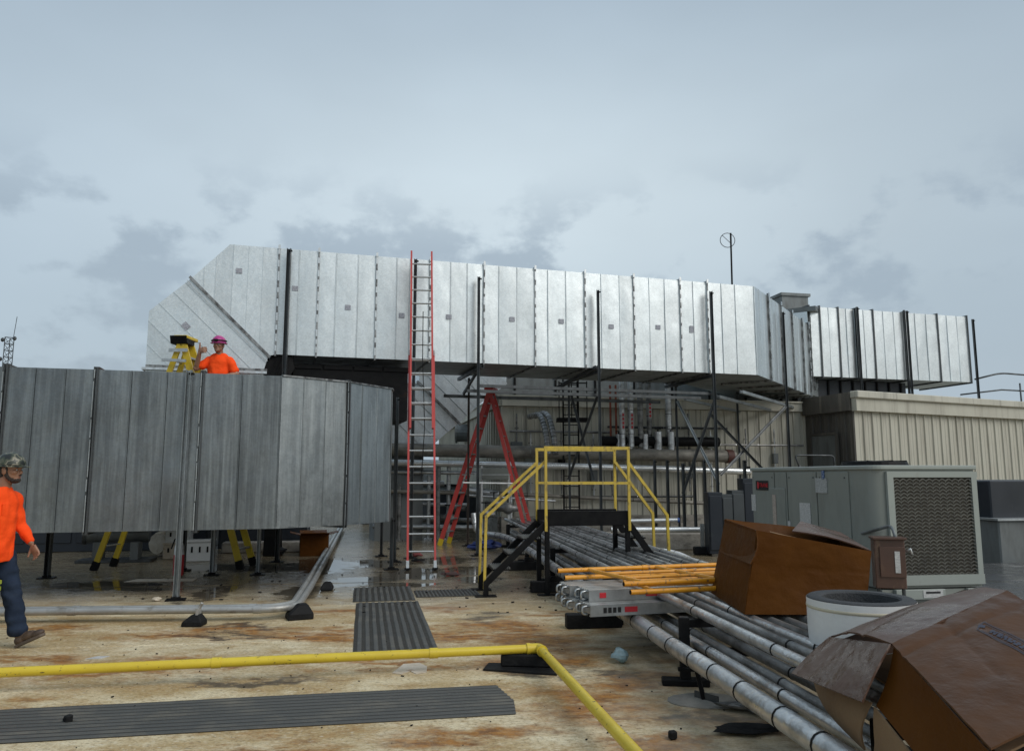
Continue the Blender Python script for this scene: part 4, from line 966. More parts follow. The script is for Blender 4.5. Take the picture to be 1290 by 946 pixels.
for px, r, h0, h1, lab in ((779.5, .085, 547, 573, 'first'), (793, .09, 547, 573, 'second'), (812.5, .085, 547, 576, 'third'), (829, .105, 544, 576, 'fourth'), (845, .105, 544, 577, 'fifth')):
    y0 = 19.65 + (px - 690)/235*1.05; X = (px - 645)/962*y0; t = thing('capped_stub', lab + ' from left of the short grey pipe stubs on the thick lagged pipe', 'pipe stub', (X, y0, 2.05), 'capped pipe stubs')
    z0 = 2.12; z1 = 1.6 + y0*(125.3 + (473-h0)*.9914)/(951.8 - (473-h0)*.1305)
    m_ = MB(); m_.tube([(X, y0, z0), (X, y0, z1)], r, 14); m_.build('jacket', LAG, t, smooth=True, auto=40)
    m_ = MB(); m_.tube([(X, y0, z1), (X, y0, z1 + .06)], .02, 6); m_.box((X, y0, z1 + .08), (.16, .03, .02)); m_.build('valve_handle', BLACK, t)
for k in range(2):
    pts = bendpath([[(0.46, 20, 3.14), (0.73, 19.5, 3.18), (0.86, 19.2, 2.68), (0.91, 19, 2.13)], [(0.61, 20, 3.16), (0.9, 19.5, 3.22), (1.04, 19.2, 2.68), (1.08, 19, 2.13)]][k], .5, 8)
    pipe('flexible_hose', pts, .075, LAGD, ['ribbed grey hose curving down from the taupe wall, left one', 'ribbed grey hose curving down from the taupe wall, right one'][k], 12, bands=.1, band_mat=LAG, group='ribbed hoses')
# caged ladder on the wall
wl = thing('wall_ladder', 'black fixed ladder with landing on the taupe wall', 'ladder', (1.55, 19.7, 0))
xl, xr = (709.5-645)/958*19.6, (728.5-645)/958*19.6
for x in (xl, xr):
    m_ = MB(); m_.beam((x, 19.6, .1), (x, 19.6, 4.3), .04, .05); m_.build('rail', BLACK, wl)
for k in range(16):
    z = .3 + k*.26; m_ = MB(); m_.tube([(xl, 19.6, z), (xr, 19.6, z)], .014, 6); m_.build('rung', BLACK, wl)
m_ = MB(); m_.box(((xl+xr)/2 + .02, 19.55, 3.02), (.78, .5, .09)); m_.build('landing', BLACK, wl)
for x in (xl - .12, xl + .2, xr - .05, xr + .2):
    m_ = MB(); m_.beam((x, 19.35, 3.0), (x, 19.35, 4.0), .025, .025); m_.build('cage_bar', BLACK, wl)
for z in (3.55, 3.95):
    m_ = MB(); m_.beam((xl - .13, 19.35, z), (xr + .22, 19.35, z), .03, .03); m_.build('cage_hoop', BLACK, wl)
# valves and junctions at the foot of the wall (seen between the ladders)
def valve(p, s, label):
    t = thing('gate_valve', label, 'valve', p, 'valves among the low pipes'); p = Vector(p)
    m_ = MB(); m_.ell(p, (.12*s, .1*s, .12*s)); m_.tube([p + Vector((-.22*s, 0, 0)), p + Vector((.22*s, 0, 0))], .07*s, 10); m_.build('body', LAGD, t, smooth=True)
    m_ = MB(); m_.tube([p, p + Vector((0, 0, .3*s))], .022*s, 8); m_.build('stem', STRUT, t)
    m_ = MB(); m_.tube([p + Vector((.1*s*math.cos(a), .1*s*math.sin(a), .28*s)) for a in [i*math.pi/6 for i in range(12)]], .015*s, 6, closed=True); m_.build('hand_wheel', BLACK, t)
for i, (px, py, y) in enumerate(((508, 640, 19.6), (566, 652, 19.4), (575, 640, 19.8), (612, 648, 18.3), (622, 634, 18.6), (640, 640, 18.9))):
    valve(tuple(((px-645)/975*y, y, 1.6 + y*(125.3 + (473-py)*.9914)/(951.8 - (473-py)*.1305))), random.uniform(.9, 1.3), ['dark valve at the right edge of the grey duct', 'dark valve beside the step ladder front foot', 'dark valve just above the step ladder front foot', 'dark valve where the fat pipe turns left', 'dark valve behind the stair handrail top', 'dark valve at the far end of the pipe bundle'][i])
for i, (px, y, z0, z1) in enumerate(((503, 19.3, 0, 1.4), (540, 19.6, 0, 1.6), (552, 19.3, 0, 1.9), (565, 19.5, 0, 2.0), (606, 19.2, 0, 1.4), (643, 19.3, 0, 1.4))):
    X = (px-645)/972*y; m_ = MB(); m_.tube([(X, y, z0), (X, y, z1)], .05, 10); m_.box((X, y, .02), (.2, .2, .04)); tag(m_.build('drop_pipe', [LAGD, LAG][i % 2]), ['dark drop pipe at the grey duct edge', 'pale drop pipe seen through the extension ladder', 'dark drop pipe right of the extension ladder', 'pale drop pipe behind the step ladder front rail', 'dark drop pipe behind the tall post', 'pale drop pipe below the grey panel board'][i], 'pipe')
pb = thing('panel_board', 'grey panel on a white frame behind the step ladder', 'panel', (-.35, 18.9, 0))
m_ = MB(); m_.box((-0.41, 18.9, 1.65), (.66, .12, .28)); m_.build('panel', ACP, pb, bevel=.01)
for px in (607, 641):
    X = (px-645)/968*18.9; m_ = MB(); m_.beam((X, 18.95, 0), (X, 18.95, 1.85), .05, .05); m_.build('leg', WHITEM, pb)
# concrete upstand with bright pipe at right of the stair
cu = MB(); f = Fr((2.55, 16.9, 0), R(3)); cu.box(f.p(1.3, .25, .18), (3.6, .5, .36), f.yaw); tag(cu.build('concrete_upstand', CONC, bevel=.02), 'stained concrete upstand behind the right stair handrail', 'upstand')
pipe('insulated_pipe', [(2.12, 16.6, 0.46), (4.61, 16.7, 0.45)], .062, LAGW, 'bright pipe lying along the concrete upstand', bands=1.6, band_mat=LAG)
pipe('insulated_pipe', [(2.31, 18, 0.55), (3.84, 18, 0.58)], .055, LAGW, 'short bright pipe with blue end above the concrete upstand')
m_ = MB(); m_.tube([(3.84, 18, 0.58), (3.89, 18, 0.58)], .058, 12); tag(m_.build('end_cap', M_('blue_cap', (.03, .08, .25)), smooth=True, auto=40), 'blue end cap on the short bright pipe', 'cap')
ss = thing('slotted_post', 'slotted strut post on a black block before the concrete upstand', 'post', (3.92, 16.0, 0))
m_ = MB(); m_.channel((3.92, 16.0, .15), (3.92, 16.0, .62), .07, .008); m_.build('channel', ALU, ss)
m_ = MB(); m_.box((3.92, 16.0, .08), (.36, .2, .16)); m_.build('block', RUBBER, ss, bevel=.02)
pipe('drain_pipe', bendpath([(1.61, 12.6, 0.41), (2.54, 12.4, 0.39), (2.77, 11.6, 0.28)], .35, 6), .07, WHITEM, 'white drain pipe elbow beyond the orange scaffold frames', bands=.6, band_mat=STRUT)
CABG = M_('cabinet_dark_grey', (.07, .078, .08), (.05, .056, .058), .5, .2, (2, 2, 1))
cb = thing('electrical_cabinet', 'row of dark grey electrical cabinets left of the rooftop unit', 'cabinet', (4.2, 15.6, 0))
for i, (px, w, h, mt) in enumerate(((902, .34, 1.22, NAVY), (917, .26, 1.18, CABG), (931, .3, 1.26, CABG), (947, .36, 1.5, NAVY))):
    X = (px-645)/975*15.6; m_ = MB(); m_.box((X, 15.6 + .2, h/2 + .05), (w*.86, .4, h)); m_.build('cabinet_body', mt, cb, bevel=.01)
    m_ = MB(); m_.box((X, 15.59, h/2 + .05), (w*.74, .03, h*.88)); m_.build('cabinet_door', mt, cb, bevel=.008)
hr = thing('pipe_guard', 'pale pipe hand rail behind the top of the rooftop unit', 'railing', (6.3, 17.5, 0))
m_ = MB(); m_.tube(bendpath([(6.55, 17.5, 1.8), (6.46, 17.5, 2.07), (7.4, 17.6, 2.06), (7.39, 17.6, 1.77)], .1), .02, 8); m_.build('rail', STRUT, hr, smooth=True)
for px in (1007, 1051):
    X = (px-645)/966*17.5; m_ = MB(); m_.tube([(X, 17.5, 0), (X, 17.5, 1.85)], .02, 8); m_.build('leg', STRUT, hr, smooth=True)

# small conduits, boxes and brackets fixed to the taupe wall
def wallp(px): # plan point 0.12 m in front of the taupe wall
    t_ = (px - 633)/(1015 - 633); return Vector((A[0] + (B[0]-A[0])*t_ + .03, A[1] + (B[1]-A[1])*t_ - .12, 0))
random.seed(5)
spots_ = ['left of the ribbed hoses', 'right of the ribbed hoses', 'left of the fixed ladder', 'right of the fixed ladder', 'left of the red thin pipes', 'between riser pipes', 'right of the thick riser', 'beside the crossed braces', 'near the dark return wall', 'under the lagged pipe end']
for i, px in enumerate((648, 664, 700, 738, 760, 812, 856, 884, 930, 968)):
    p = wallp(px); z0 = random.uniform(.6, 1.2); z1 = random.uniform(2.7, 3.4)
    t = thing('wall_conduit', 'thin conduit with junction box on the taupe wall, ' + spots_[i], 'conduit', (p.x, p.y, z0), 'thin conduits on the taupe wall')
    m_ = MB(); m_.tube([p + Vector((0, 0, z0)), p + Vector((0, 0, z1))], .022, 8); m_.build('tube', [LAGD, LAG][i % 2], t, smooth=True, auto=40)
    zb = random.uniform(1.3, 2.6); m_ = MB(); m_.box(p + Vector((0, 0, zb)), (random.uniform(.14, .3), .12, random.uniform(.16, .34)), R(12.6)); m_.build('junction_box', [GREYM, ACP, BLACK][i % 3], t, bevel=.008)
    for k in range(3):
        m_ = MB(); m_.box(p + Vector((0, .03, z0 + (z1 - z0)*(k + .5)/3)), (.10, .05, .02), R(12.6)); m_.build('clip', STRUT, t)
for i, (px0, px1, z) in enumerate(((640, 760, 2.75), (755, 905, 2.9), (850, 1005, 2.45), (700, 860, 1.05))):
    a = wallp(px0); b = wallp(px1); a.y -= .1; b.y -= .1; a.z = b.z = z
    pipe('cable_tray', [a, b], .03, [LAGD, STRUT][i % 2], ['level conduit high on the taupe wall behind the hoses', 'level conduit high on the taupe wall behind the risers', 'level conduit on the taupe wall behind the crossed braces', 'level conduit low on the taupe wall behind the stair'][i], 8, bands=.6, band_mat=LAG, cat='conduit')

# ------------------------------------------------------------------ mats
MAT = M_('grey_walk_mat', (.056, .058, .054), (.072, .073, .068), .6, 0, (2, 2, 2), bump=.2, bsc=60, grime=(.15, .135, .105), gsc=(2.2, 3.0, 2), glo=.5, ghi=.8)
GROOVE = M_('mat_groove_shade', (.030, .029, .025), (.042, .039, .033), .6, 0, (6, 6, 6), spec=.2)  # shade between the ribs, put into the groove colour
def ribmat(c, L, W, yaw, ribs_along, label, pitch=.07, z=.004, group='rubber walk mats', cut=0):
    """rubber mat with raised ribs: ribs run along local x"""
    f = Fr((c[0], c[1], 0), yaw); vs_ = []; fs = []; gi = []
    n = int(W/pitch); prof = []
    for i in range(n):
        y = -W/2 + W*i/n; p = W/n
        prof += [(y + p*.02, .003), (y + p*.10, .009), (y + p*.50, .009), (y + p*.58, .003)]
    prof = [(-W/2, 0)] + prof + [(W/2, .002), (W/2, 0)]
    k = len(prof); nx = 14
    for i in range(nx+1):
        for y, h in prof:
            x = -L/2 + L*i/nx
            if cut and i == nx: x -= cut*abs(y + W*.1)/W*1.0
            wob = .006*mnoise.noise((x*2, y, 3)); vs_.append(f.p(x, y + wob, z + h + (.004*mnoise.noise((x*1.7, y*2, 8)) if h else 0)))
    for i in range(nx):
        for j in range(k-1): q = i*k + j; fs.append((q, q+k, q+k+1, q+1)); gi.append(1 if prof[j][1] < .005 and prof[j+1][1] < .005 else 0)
    fs.append(tuple(range(k))); fs.append(tuple(nx*k + j for j in range(k))[::-1])
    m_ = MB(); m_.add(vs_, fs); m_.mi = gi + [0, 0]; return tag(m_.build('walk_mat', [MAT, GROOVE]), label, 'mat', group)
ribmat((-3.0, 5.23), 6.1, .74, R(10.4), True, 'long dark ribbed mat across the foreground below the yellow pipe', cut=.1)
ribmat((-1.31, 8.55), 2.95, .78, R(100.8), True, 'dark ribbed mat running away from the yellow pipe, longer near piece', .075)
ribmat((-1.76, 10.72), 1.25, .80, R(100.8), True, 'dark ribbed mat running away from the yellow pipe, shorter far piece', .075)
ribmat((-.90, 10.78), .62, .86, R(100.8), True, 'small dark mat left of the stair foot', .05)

# ------------------------------------------------------------------ step-over stair
ss = thing('crossover_stair', 'black crossover stair with yellow hand rails over the pipe bundle', 'stair', (.46, 10.6, 0))
SZ = 1.0
SF = Fr((.46, 10.62, 0), R(8.5)); DW = 1.18; DD = .62
def sp(x, y, z): return SF.p(x, y, z)
m_ = MB(); m_.box(sp(DW/2, 0, SZ + .02), (DW, .05, .20), SF.yaw); m_.box(sp(DW/2, DD, SZ + .02), (DW, .05, .20), SF.yaw); m_.build('deck_kick_plate', BLACK, ss, bevel=.006)
m_ = MB(); m_.box(sp(DW/2, DD/2, SZ - .05), (DW, DD, .05), SF.yaw); m_.build('deck', BLACK, ss)

for x, y in ((0.02, 0), (DW-.02, 0), (.02, DD), (DW-.02, DD)):
    m_ = MB(); m_.box(sp(x, y, SZ/2 - .03), (.062, .062, SZ - .08), SF.yaw); m_.build('leg', BLACK, ss, bevel=.005)
    m_ = MB(); m_.box(sp(x, y, .008), (.26, .14, .016), SF.yaw); m_.build('foot_plate', BLACK, ss)
def flight(sgn, run_, n):
    x0 = 0 if sgn < 0 else DW
    for y in (0, DD):
        m_ = MB(); m_.beam(sp(x0, y, SZ - .06), sp(x0 + sgn*run_, y, .17), .05, .085); m_.build('stringer', BLACK, ss)
        m_ = MB(); m_.box(sp(x0 + sgn*(run_ - .0), y, .10), (.07, .06, .2), SF.yaw); m_.build('stringer_foot', BLACK, ss)
        m_ = MB(); m_.box(sp(x0 + sgn*run_, y, .008), (.28, .16, .016), SF.yaw); m_.build('foot_plate', BLACK, ss)
    for k in range(n):
        t_ = (k + 1)/(n + 1); z = SZ - .06 - (SZ - .2)*t_ + .02; x = x0 + sgn*run_*t_
        st_ = MB(); st_.box(sp(x - sgn*.02, DD/2, z - .02), (.26, DD - .06, .018), SF.yaw)
        o = st_.build('tread', BLACK, ss)
        b_ = MB()
        for q in range(9): b_.box(sp(x - sgn*.02 - .11 + .027*q, DD/2, z), (.008, DD - .08, .026), SF.yaw)
        kind(b_.build('tread_bars', CONDUIT, o), 'stuff')
    ht = SZ + .96
    for y in (0, DD):
        top = sp(x0, y, SZ + .80); kn = sp(x0 + sgn*(run_ - .0), y, .17 + .88); bt = sp(x0 + sgn*(run_ + .02), y, .10)
        m_ = MB(); m_.beam(top, kn + Vector((0, 0, 0)), .038, .038); m_.build('sloping_rail', YRAIL, ss)
        m_ = MB(); m_.beam(kn + Vector((0, 0, .016)), bt, .036, .036, SF.d(0, 1)); m_.build('newel_post', YRAIL, ss)
flight(-1, .82, 3); flight(1, .56, 3)
for x, y in ((0, 0), (DW, 0), (0, DD), (DW, DD)):
    m_ = MB(); m_.box(sp(x, y - .035 if y == 0 else y + .035, SZ + .42), (.036, .034, 1.14), SF.yaw); m_.build('rail_post', YRAIL, ss)
for y in (-.035, DD + .035):
    for z, h in ((SZ + .985, .044), (SZ + .5, .034)):
        m_ = MB(); m_.box(sp(DW/2, y, z), (DW + .044, .034, h), SF.yaw); m_.build('guard_rail', YRAIL, ss)

# ------------------------------------------------------------------ red extension ladder
la = thing('extension_ladder', 'red extension ladder with pale rungs leaning on the overhead duct', 'ladder', (-1.55, 13.38, 0))
def lad(t, x): # t metres up the slope, x across
    a = Vector((-1.55, 13.36, 0)); b = Vector((-1.86, 15.22, 6.12)); u = (b - a).normalized(); side = Vector((1, .12, 0)).normalized()
    return a + u*t + side*x
LL_ = 6.4; nrm = (lad(1, 0) - lad(0, 0)).cross(Vector((1, .12, 0)))
def ladder_section(par, t0, t1, hw, off, rungs):
    o = nrm.normalized()*off
    for s in (-1, 1):
        m_ = MB(); m_.beam(lad(t0, s*hw) + o, lad(t1, s*hw) + o, .035, .075, nrm); m_.build('rail', RED, par)
    for t in rungs:
        m_ = MB(); m_.tube([lad(t, -hw) + o, lad(t, hw) + o], .018, 8); m_.build('rung', ALU, par, smooth=True, auto=40)
ladder_section(la, .12, 4.15, .235, .0, [.32 + .305*k for k in range(13)])
ladder_section(la, 2.55, LL_, .205, -.085, [2.75 + .305*k for k in range(12)])
for s in (-1, 1):
    m_ = MB(); m_.beam(lad(.0, s*.235), lad(.16, s*.235), .05, .09, nrm); m_.build('foot', ALU, la)
    m_ = MB(); m_.box(lad(0.02, s*.235) + Vector((0, 0, .012)), (.09, .12, .03)); m_.build('rubber_shoe', RUBBER, la)
    m_ = MB(); m_.box(lad(4.12, s*.22) - nrm.normalized()*.04, (.06, .06, .1)); m_.build('lock', ALU, la)
rp = MB(); rp.tube([lad(5.0, .03) - nrm.normalized()*.1, lad(4.0, .02) - nrm.normalized()*.12, lad(2.6, .06) + Vector((0, -.02, 0)), lad(1.6, .0) + Vector((0, -.03, 0))], .008, 6); rp.build('rope', BLACK, la)

# ------------------------------------------------------------------ step ladders
def step_ladder(name, apex, footA, footB, half_t, half_b, wA, label, col, tip, nrung, spread_mat, rail=(.045, .08), rear_rungs=True, topmat=None, cap=(.2, .5, .07), yawside=None):
    """A-frame ladder: side A with steps, side B bracing side; rungs run along `side`"""
    apex, footA, footB = Vector(apex), Vector(footA), Vector(footB); d = (footA - footB); d.z = 0; d.normalize(); side = Vector((-d.y, d.x, 0))
    if yawside is not None: side = Vector((math.cos(yawside), math.sin(yawside), 0))
    t = thing(name, label, 'ladder', tuple((footA + footB)/2))
    for F_, nm, nr in ((footA, 'front', nrung), (footB, 'rear', nrung - 2 if rear_rungs else 3)):
        inw = (apex - F_)*.015
        for s in (-1, 1):
            a = F_ + side*s*half_b; b = apex + side*s*half_t + (F_ - apex)*.01
            u = (b - a).normalized(); m_ = MB(); m_.beam(a + u*.14, b, rail[0], rail[1] if nm == 'front' else rail[1]*.8, d); m_.build(nm + '_rail', col, t)
            m_ = MB(); m_.beam(a, a + u*.16, rail[0] + .008, rail[1] + .01, d); m_.build('foot', tip, t)
        for k in range(nr):
            q = (k + 1)/(nr + 1); c = F_*(1-q) + apex*q; w = half_b*(1-q) + half_t*q
            if nm == 'front':
                m_ = MB(); m_.box(c, (.08, 2*w, .03), math.atan2(side.y, side.x) - math.pi/2); m_.build('step', ALU, t)
            else:
                m_ = MB(); m_.tube([c - side*w, c + side*w], .013, 6); m_.build('brace_rung', ALU, t)
    m_ = MB(); m_.box(apex + Vector((0, 0, .02)), cap, math.atan2(side.y, side.x) - math.pi/2); m_.build('top_cap', topmat or col, t, bevel=.01)
    for s in (-1, 1):
        q = .45; m_ = MB(); m_.beam(footA*(1-q) + apex*q + side*s*.25, footB*(1-q) + apex*q + side*s*.25, .02, .02); m_.build('spreader', ALU, t)
    return t
step_ladder('step_ladder', (-.50, 18.1, 3.62), (-1.60, 18.35, 0), (.48, 18.1, 0), .12, .30, .3, 'tall red step ladder standing before the taupe building', RED, YEL, 11, ALU, rail=(.04, .10), yawside=R(74), cap=(.22, .42, .08))
yl = step_ladder('step_ladder', (-5.86, 13.5, 4.02), (-4.66, 13.75, 0), (-7.12, 13.6, 0), .15, .30, .3, 'tall yellow step ladder behind the grey duct, one worker standing on it', YEL, BLACK, 11, ALU, rail=(.05, .11), yawside=R(88), cap=(.24, .46, .06))
m_ = MB(); m_.prism([(-6.05, 13.25, 4.06), (-6.05, 13.65, 4.06), (-6.05, 13.60, 3.92), (-6.05, 13.3, 3.92)], (.30, 0, 0)); m_.build('tool_tray', BLACK, yl, bevel=.01)
m_ = MB(); m_.beam((-6.06, 13.28, 3.80), (-5.73, 13.28, 3.80), .02, .06); m_.build('name_plate', ALU, yl)
m_ = MB(); m_.beam((-6.14, 13.22, 3.62), (-5.72, 13.22, 3.60), .03, .05); m_.build('spreader_bar', ALU, yl)

# ------------------------------------------------------------------ packaged rooftop unit
kb = thing('equipment_kerb', 'low white membrane-covered kerb beneath the rooftop unit', 'kerb', (5, 9, 0))
KF = Fr((3.42, 7.0, 0), R(8.5))
m_ = MB(); m_.box(KF.p(2.6, 2.0, .15), (5.2, 4.0, .30), KF.yaw); m_.build('kerb_wall', WHITEM, kb, bevel=.02)
m_ = MB(); m_.box(KF.p(2.6, 2.1, .31), (5.1, 3.75, .016), KF.yaw); m_.build('kerb_top', M_('wet_dark_roofing', (.10, .10, .095), (.05, .05, .05), .25, 0, (3, 3, 3), rvar=.15, grime=(.3, .29, .27), gsc=(2, 3, 2), glo=.55, ghi=.7), kb)
ac = thing('rooftop_unit', 'grey packaged rooftop air conditioner with slatted coil guard', 'air conditioner', (4.3, 9.2, .32))
AF = Fr((3.72, 7.92, 0), R(8.5)); AW, AL, AZ0, AZ1 = 1.15, 2.72, .47, 1.665
m_ = MB(); rc = .14
poly = [AF.p(rc*(1 - math.cos(a)), rc*(1 - math.sin(a)), AZ0) for a in [math.pi/2*i/6 for i in range(7)]] + [AF.p(AW, 0, AZ0), AF.p(AW, AL, AZ0), AF.p(0, AL, AZ0)]
m_.prism(poly, (0, 0, AZ1 - AZ0)); m_.build('cabinet', ACP, ac, smooth=True, auto=30)
m_ = MB(); poly = [AF.p(-.025 + rc*(1 - math.cos(a)), -.025 + rc*(1 - math.sin(a)), AZ1) for a in [math.pi/2*i/6 for i in range(7)]] + [AF.p(AW + .025, -.025, AZ1), AF.p(AW + .025, AL + .025, AZ1), AF.p(-.025, AL + .025, AZ1)]
m_.prism(poly, (0, 0, .045)); m_.build('top_cover', ACF, ac, bevel=.008)
m_ = MB(); m_.lathe([(.36, 0), (.34, .05), (.25, .055), (.25, .03), (0.01, .03)], AF.p(.52, .75, AZ1 + .045), 28); m_.build('fan_ring', BLACK, ac)
m_ = MB()
for k in range(8): a = k*math.pi/4; m_.beam(AF.p(.52, .75, AZ1 + .1), AF.p(.52 + .34*math.cos(a), .75 + .34*math.sin(a), AZ1 + .1), .012, .012)
m_.build('fan_guard', BLACK, ac)
# side access panels (left face, x = 0 side)
for a, b, nm in ((.42, 1.05, 'access_panel'), (1.07, 1.74, 'access_panel'), (1.76, 2.06, 'access_panel'), (2.08, 2.70, 'access_panel')):
    m_ = MB(); m_.box(AF.p(-.008, (a+b)/2, (AZ0+AZ1)/2 + .01), (.022, b - a - .012, AZ1 - AZ0 - .06), AF.yaw); m_.build(nm, ACP, ac, bevel=.006)
m_ = MB(); m_.box(AF.p(-.024, 2.0, 1.17), (.014, .42, .55), AF.yaw); m_.build('service_hatch', ACP, ac, bevel=.005)
m_ = MB(); m_.box(AF.p(-.036, 1.9, .91), (.016, .42, .014), AF.yaw); m_.build('hatch_lip', ACF, ac)
def acl(y, z, w, h, mat, nm='label', x=-.024):
    m_ = MB(); m_.box(AF.p(x, y, z), (.006, w, h), AF.yaw); return m_.build(nm, mat, ac)
acl(1.33, 1.08, .24, .40, PAPER); acl(2.06, 1.14, .085, .44, M_('label_tan', (.45, .38, .32), (.34, .29, .25), .6, 0, (30, 30, 60)), x=-.036); acl(2.66, 1.24, .12, .22, PAPER); acl(1.72, .97, .055, .15, PAPER)
acl(.95, 1.49, .24, .17, M_('label_clear', (.30, .31, .30), (.45, .46, .45), .5, 0, (50, 50, 90), lo=.5, hi=.6)); acl(.90, 1.61, .055, .10, M_('label_blue', (.04, .09, .22), (.3, .35, .45), .5, 0, (40, 40, 60), lo=.5, hi=.6)); acl(.30, .66, .05, .03, PAPER, x=.012)
BL = M_('badge_black', (.01, .01, .011)); acl(2.40, 1.475, .34, .125, BL, 'badge', -.026)
m_ = MB()
m_.ell(AF.p(-.032, 2.50, 1.475), (.003, .045, .048)); m_.build('badge_emblem', REDP, ac)
cu = bpy.data.curves.new('badge_text', 'FONT'); cu.body = 'TRANE'; cu.size = .078; cu.extrude = .002; cu.align_x = 'CENTER'; cu.align_y = 'CENTER'
to = bpy.data.objects.new('badge_text', cu); COL.objects.link(to)
dg = bpy.context.evaluated_depsgraph_get(); me = bpy.data.meshes.new_from_object(to.evaluated_get(dg)); bpy.data.objects.remove(to)
me.materials.clear(); me.materials.append(REDP); to = bpy.data.objects.new('badge_text', me); COL.objects.link(to); to.parent = ac
to.location = AF.p(-.032, 2.34, 1.475) - Vector(ac['_w']); to.rotation_euler = Euler((R(90), 0, AF.yaw - R(90)))
# screws along panel edges
for y in (.48, .98, 1.12, 1.68, 2.12, 2.66):
    for z in (.6, 1.58):
        m_ = MB(); m_.tube([AF.p(-.02, y, z), AF.p(-.026, y, z)], .009, 6); m_.build('screw', STRUT, ac)
# coil guard on the near face (y = 0 side)
gx0, gx1, gz0, gz1 = .20, AW - .06, .60, 1.585
m_ = MB(); m_.box(AF.p((gx0+gx1)/2, .012, (gz0+gz1)/2), (gx1-gx0, .03, gz1-gz0), AF.yaw); m_.build('coil', M_('coil_fins', (.10, .09, .07), (.06, .054, .042), .6, .3, (3, 3, 160), lo=.45, hi=.55), ac)
m_ = MB()
for x, z, w, h in (((gx0+gx1)/2, gz1 + .03, gx1-gx0+.14, .06), ((gx0+gx1)/2, gz0 - .05, gx1-gx0+.14, .10), (gx0 - .035, (gz0+gz1)/2, .07, gz1-gz0), (gx1 + .03, (gz0+gz1)/2, .06, gz1-gz0)):
    m_.box(AF.p(x, -.022, z), (w, .035, h), AF.yaw)
m_.build('guard_frame', ACF, ac)
m_ = MB(); nz = 27; nx = 24; dx = (gx1-gx0)/nx; dz = (gz1-gz0)/nz
for j in range(nz):
    z = gz0 + dz*j
    for i in range(nx):
        a = AF.p(gx0 + dx*i, -.03, z + (dz*.0 if (i) % 2 == 0 else dz*.62)); b = AF.p(gx0 + dx*(i+1), -.03, z + (dz*.62 if i % 2 == 0 else 0)); m_.beam(a, b, .012, .009)
    for i in range(0, nx, 2):
        p = AF.p(gx0 + dx*i, -.03, z); q = AF.p(gx0 + dx*i, -.03, z - dz*.38)
        if j: m_.beam(p, q, .009, .012, AF.d(0, 1))
kind(m_.build('coil_guard_mesh', M_('guard_wire', (.13, .128, .11), (.08, .078, .068), .55, .2, (9, 9, 9)), ac), 'stuff')
for x, w in ((.42, .55), (1.05, .2)):
    m_ = MB(); m_.box(AF.p(x, -.02, .41), (w, .06, .10), AF.yaw); m_.build('base_rail', ACF, ac, bevel=.005)
m_ = MB(); m_.box(AF.p(AW/2, AL/2, .39), (AW - .05, AL, .13), AF.yaw); m_.build('base_frame', ACP, ac)
m_ = MB(); m_.box(AF.p(.55, -.052, .415), (.22, .005, .075), AF.yaw); m_.build('base_label', PAPER, ac)
m_ = MB(); m_.box(AF.p(.55, -.056, .43), (.16, .004, .018), AF.yaw); m_.build('label_line', BL, ac)
# disconnect switch on its post
dc = thing('disconnect_switch', 'brown weathered electrical disconnect box in front of the rooftop unit', 'switch box', (3.62, 7.5, 0.53))
dx0 = Vector((3.62, 7.5, 0.53)); DFr = Fr((dx0.x, dx0.y, 0), R(-14)); z0, z1 = Vector((3.62, 7.5, 0.54)).z, Vector((3.65, 7.5, 1)).z
m_ = MB(); m_.box(DFr.p(0, 0, (z0+z1)/2), (.27, .16, z1-z0), DFr.yaw); m_.build('box', BROWNP, dc, bevel=.008)
m_ = MB(); m_.box(DFr.p(0, -.01, z1 + .008), (.30, .20, .022), DFr.yaw); m_.build('rain_hood', BROWNP, dc, bevel=.004)
m_ = MB(); m_.box(DFr.p(.02, -.088, (z0+z1)/2 + .02), (.225, .02, (z1-z0)*.62), DFr.yaw); m_.build('cover', BROWNP, dc, bevel=.004)
m_ = MB(); m_.box(DFr.p(.06, -.101, (z0+z1)/2 + .02), (.045, .005, .2), DFr.yaw); m_.build('label', PAPER, dc)
m_ = MB(); m_.tube([DFr.p(.12, 0, .3), DFr.p(.12, 0, z0)], .018, 8); m_.tube([DFr.p(-.1, 0, .3), DFr.p(-.1, 0, z0)], .018, 8); m_.build('stand_legs', STRUT, dc)
m_ = MB(); m_.tube(bendpath([DFr.p(.08, 0, z1), DFr.p(.07, .1, z1 + .12), AF.p(.0, .25, 1.0), AF.p(.03, .26, 1.0)], .12), .016, 8); m_.build('flex_conduit', GREYM, dc, smooth=True)
m_ = MB(); m_.tube([DFr.p(.145, -.04, z1 - .12), DFr.p(.19, -.05, z1 - .09), DFr.p(.2, -.05, z1 - .14)], .014, 8); m_.build('switch_handle', ALU, dc, smooth=True)
# equipment at the far right
eq = thing('duct_housing', 'dark blue and grey metal housing right of the rooftop unit', 'housing', (8.8, 12.5, 0))
m_ = MB(); m_.box((9.5, 13.6, 1.23), (4.4, 2.2, .6), R(10)); m_.build('upper_casing', NAVY, eq, bevel=.02)
m_ = MB(); m_.box((9.5, 13.5, .56), (4.6, 2.5, .72), R(10)); m_.build('lower_casing', GREYM, eq, bevel=.02)
m_ = MB(); m_.box((9.5, 13.5, .935), (4.7, 2.6, .03), R(10)); m_.build('ledge', GD, eq)
m_ = MB(); m_.box((9.5, 13.45, .1), (4.9, 2.7, .2), R(10)); m_.build('kerb', CONC, eq)

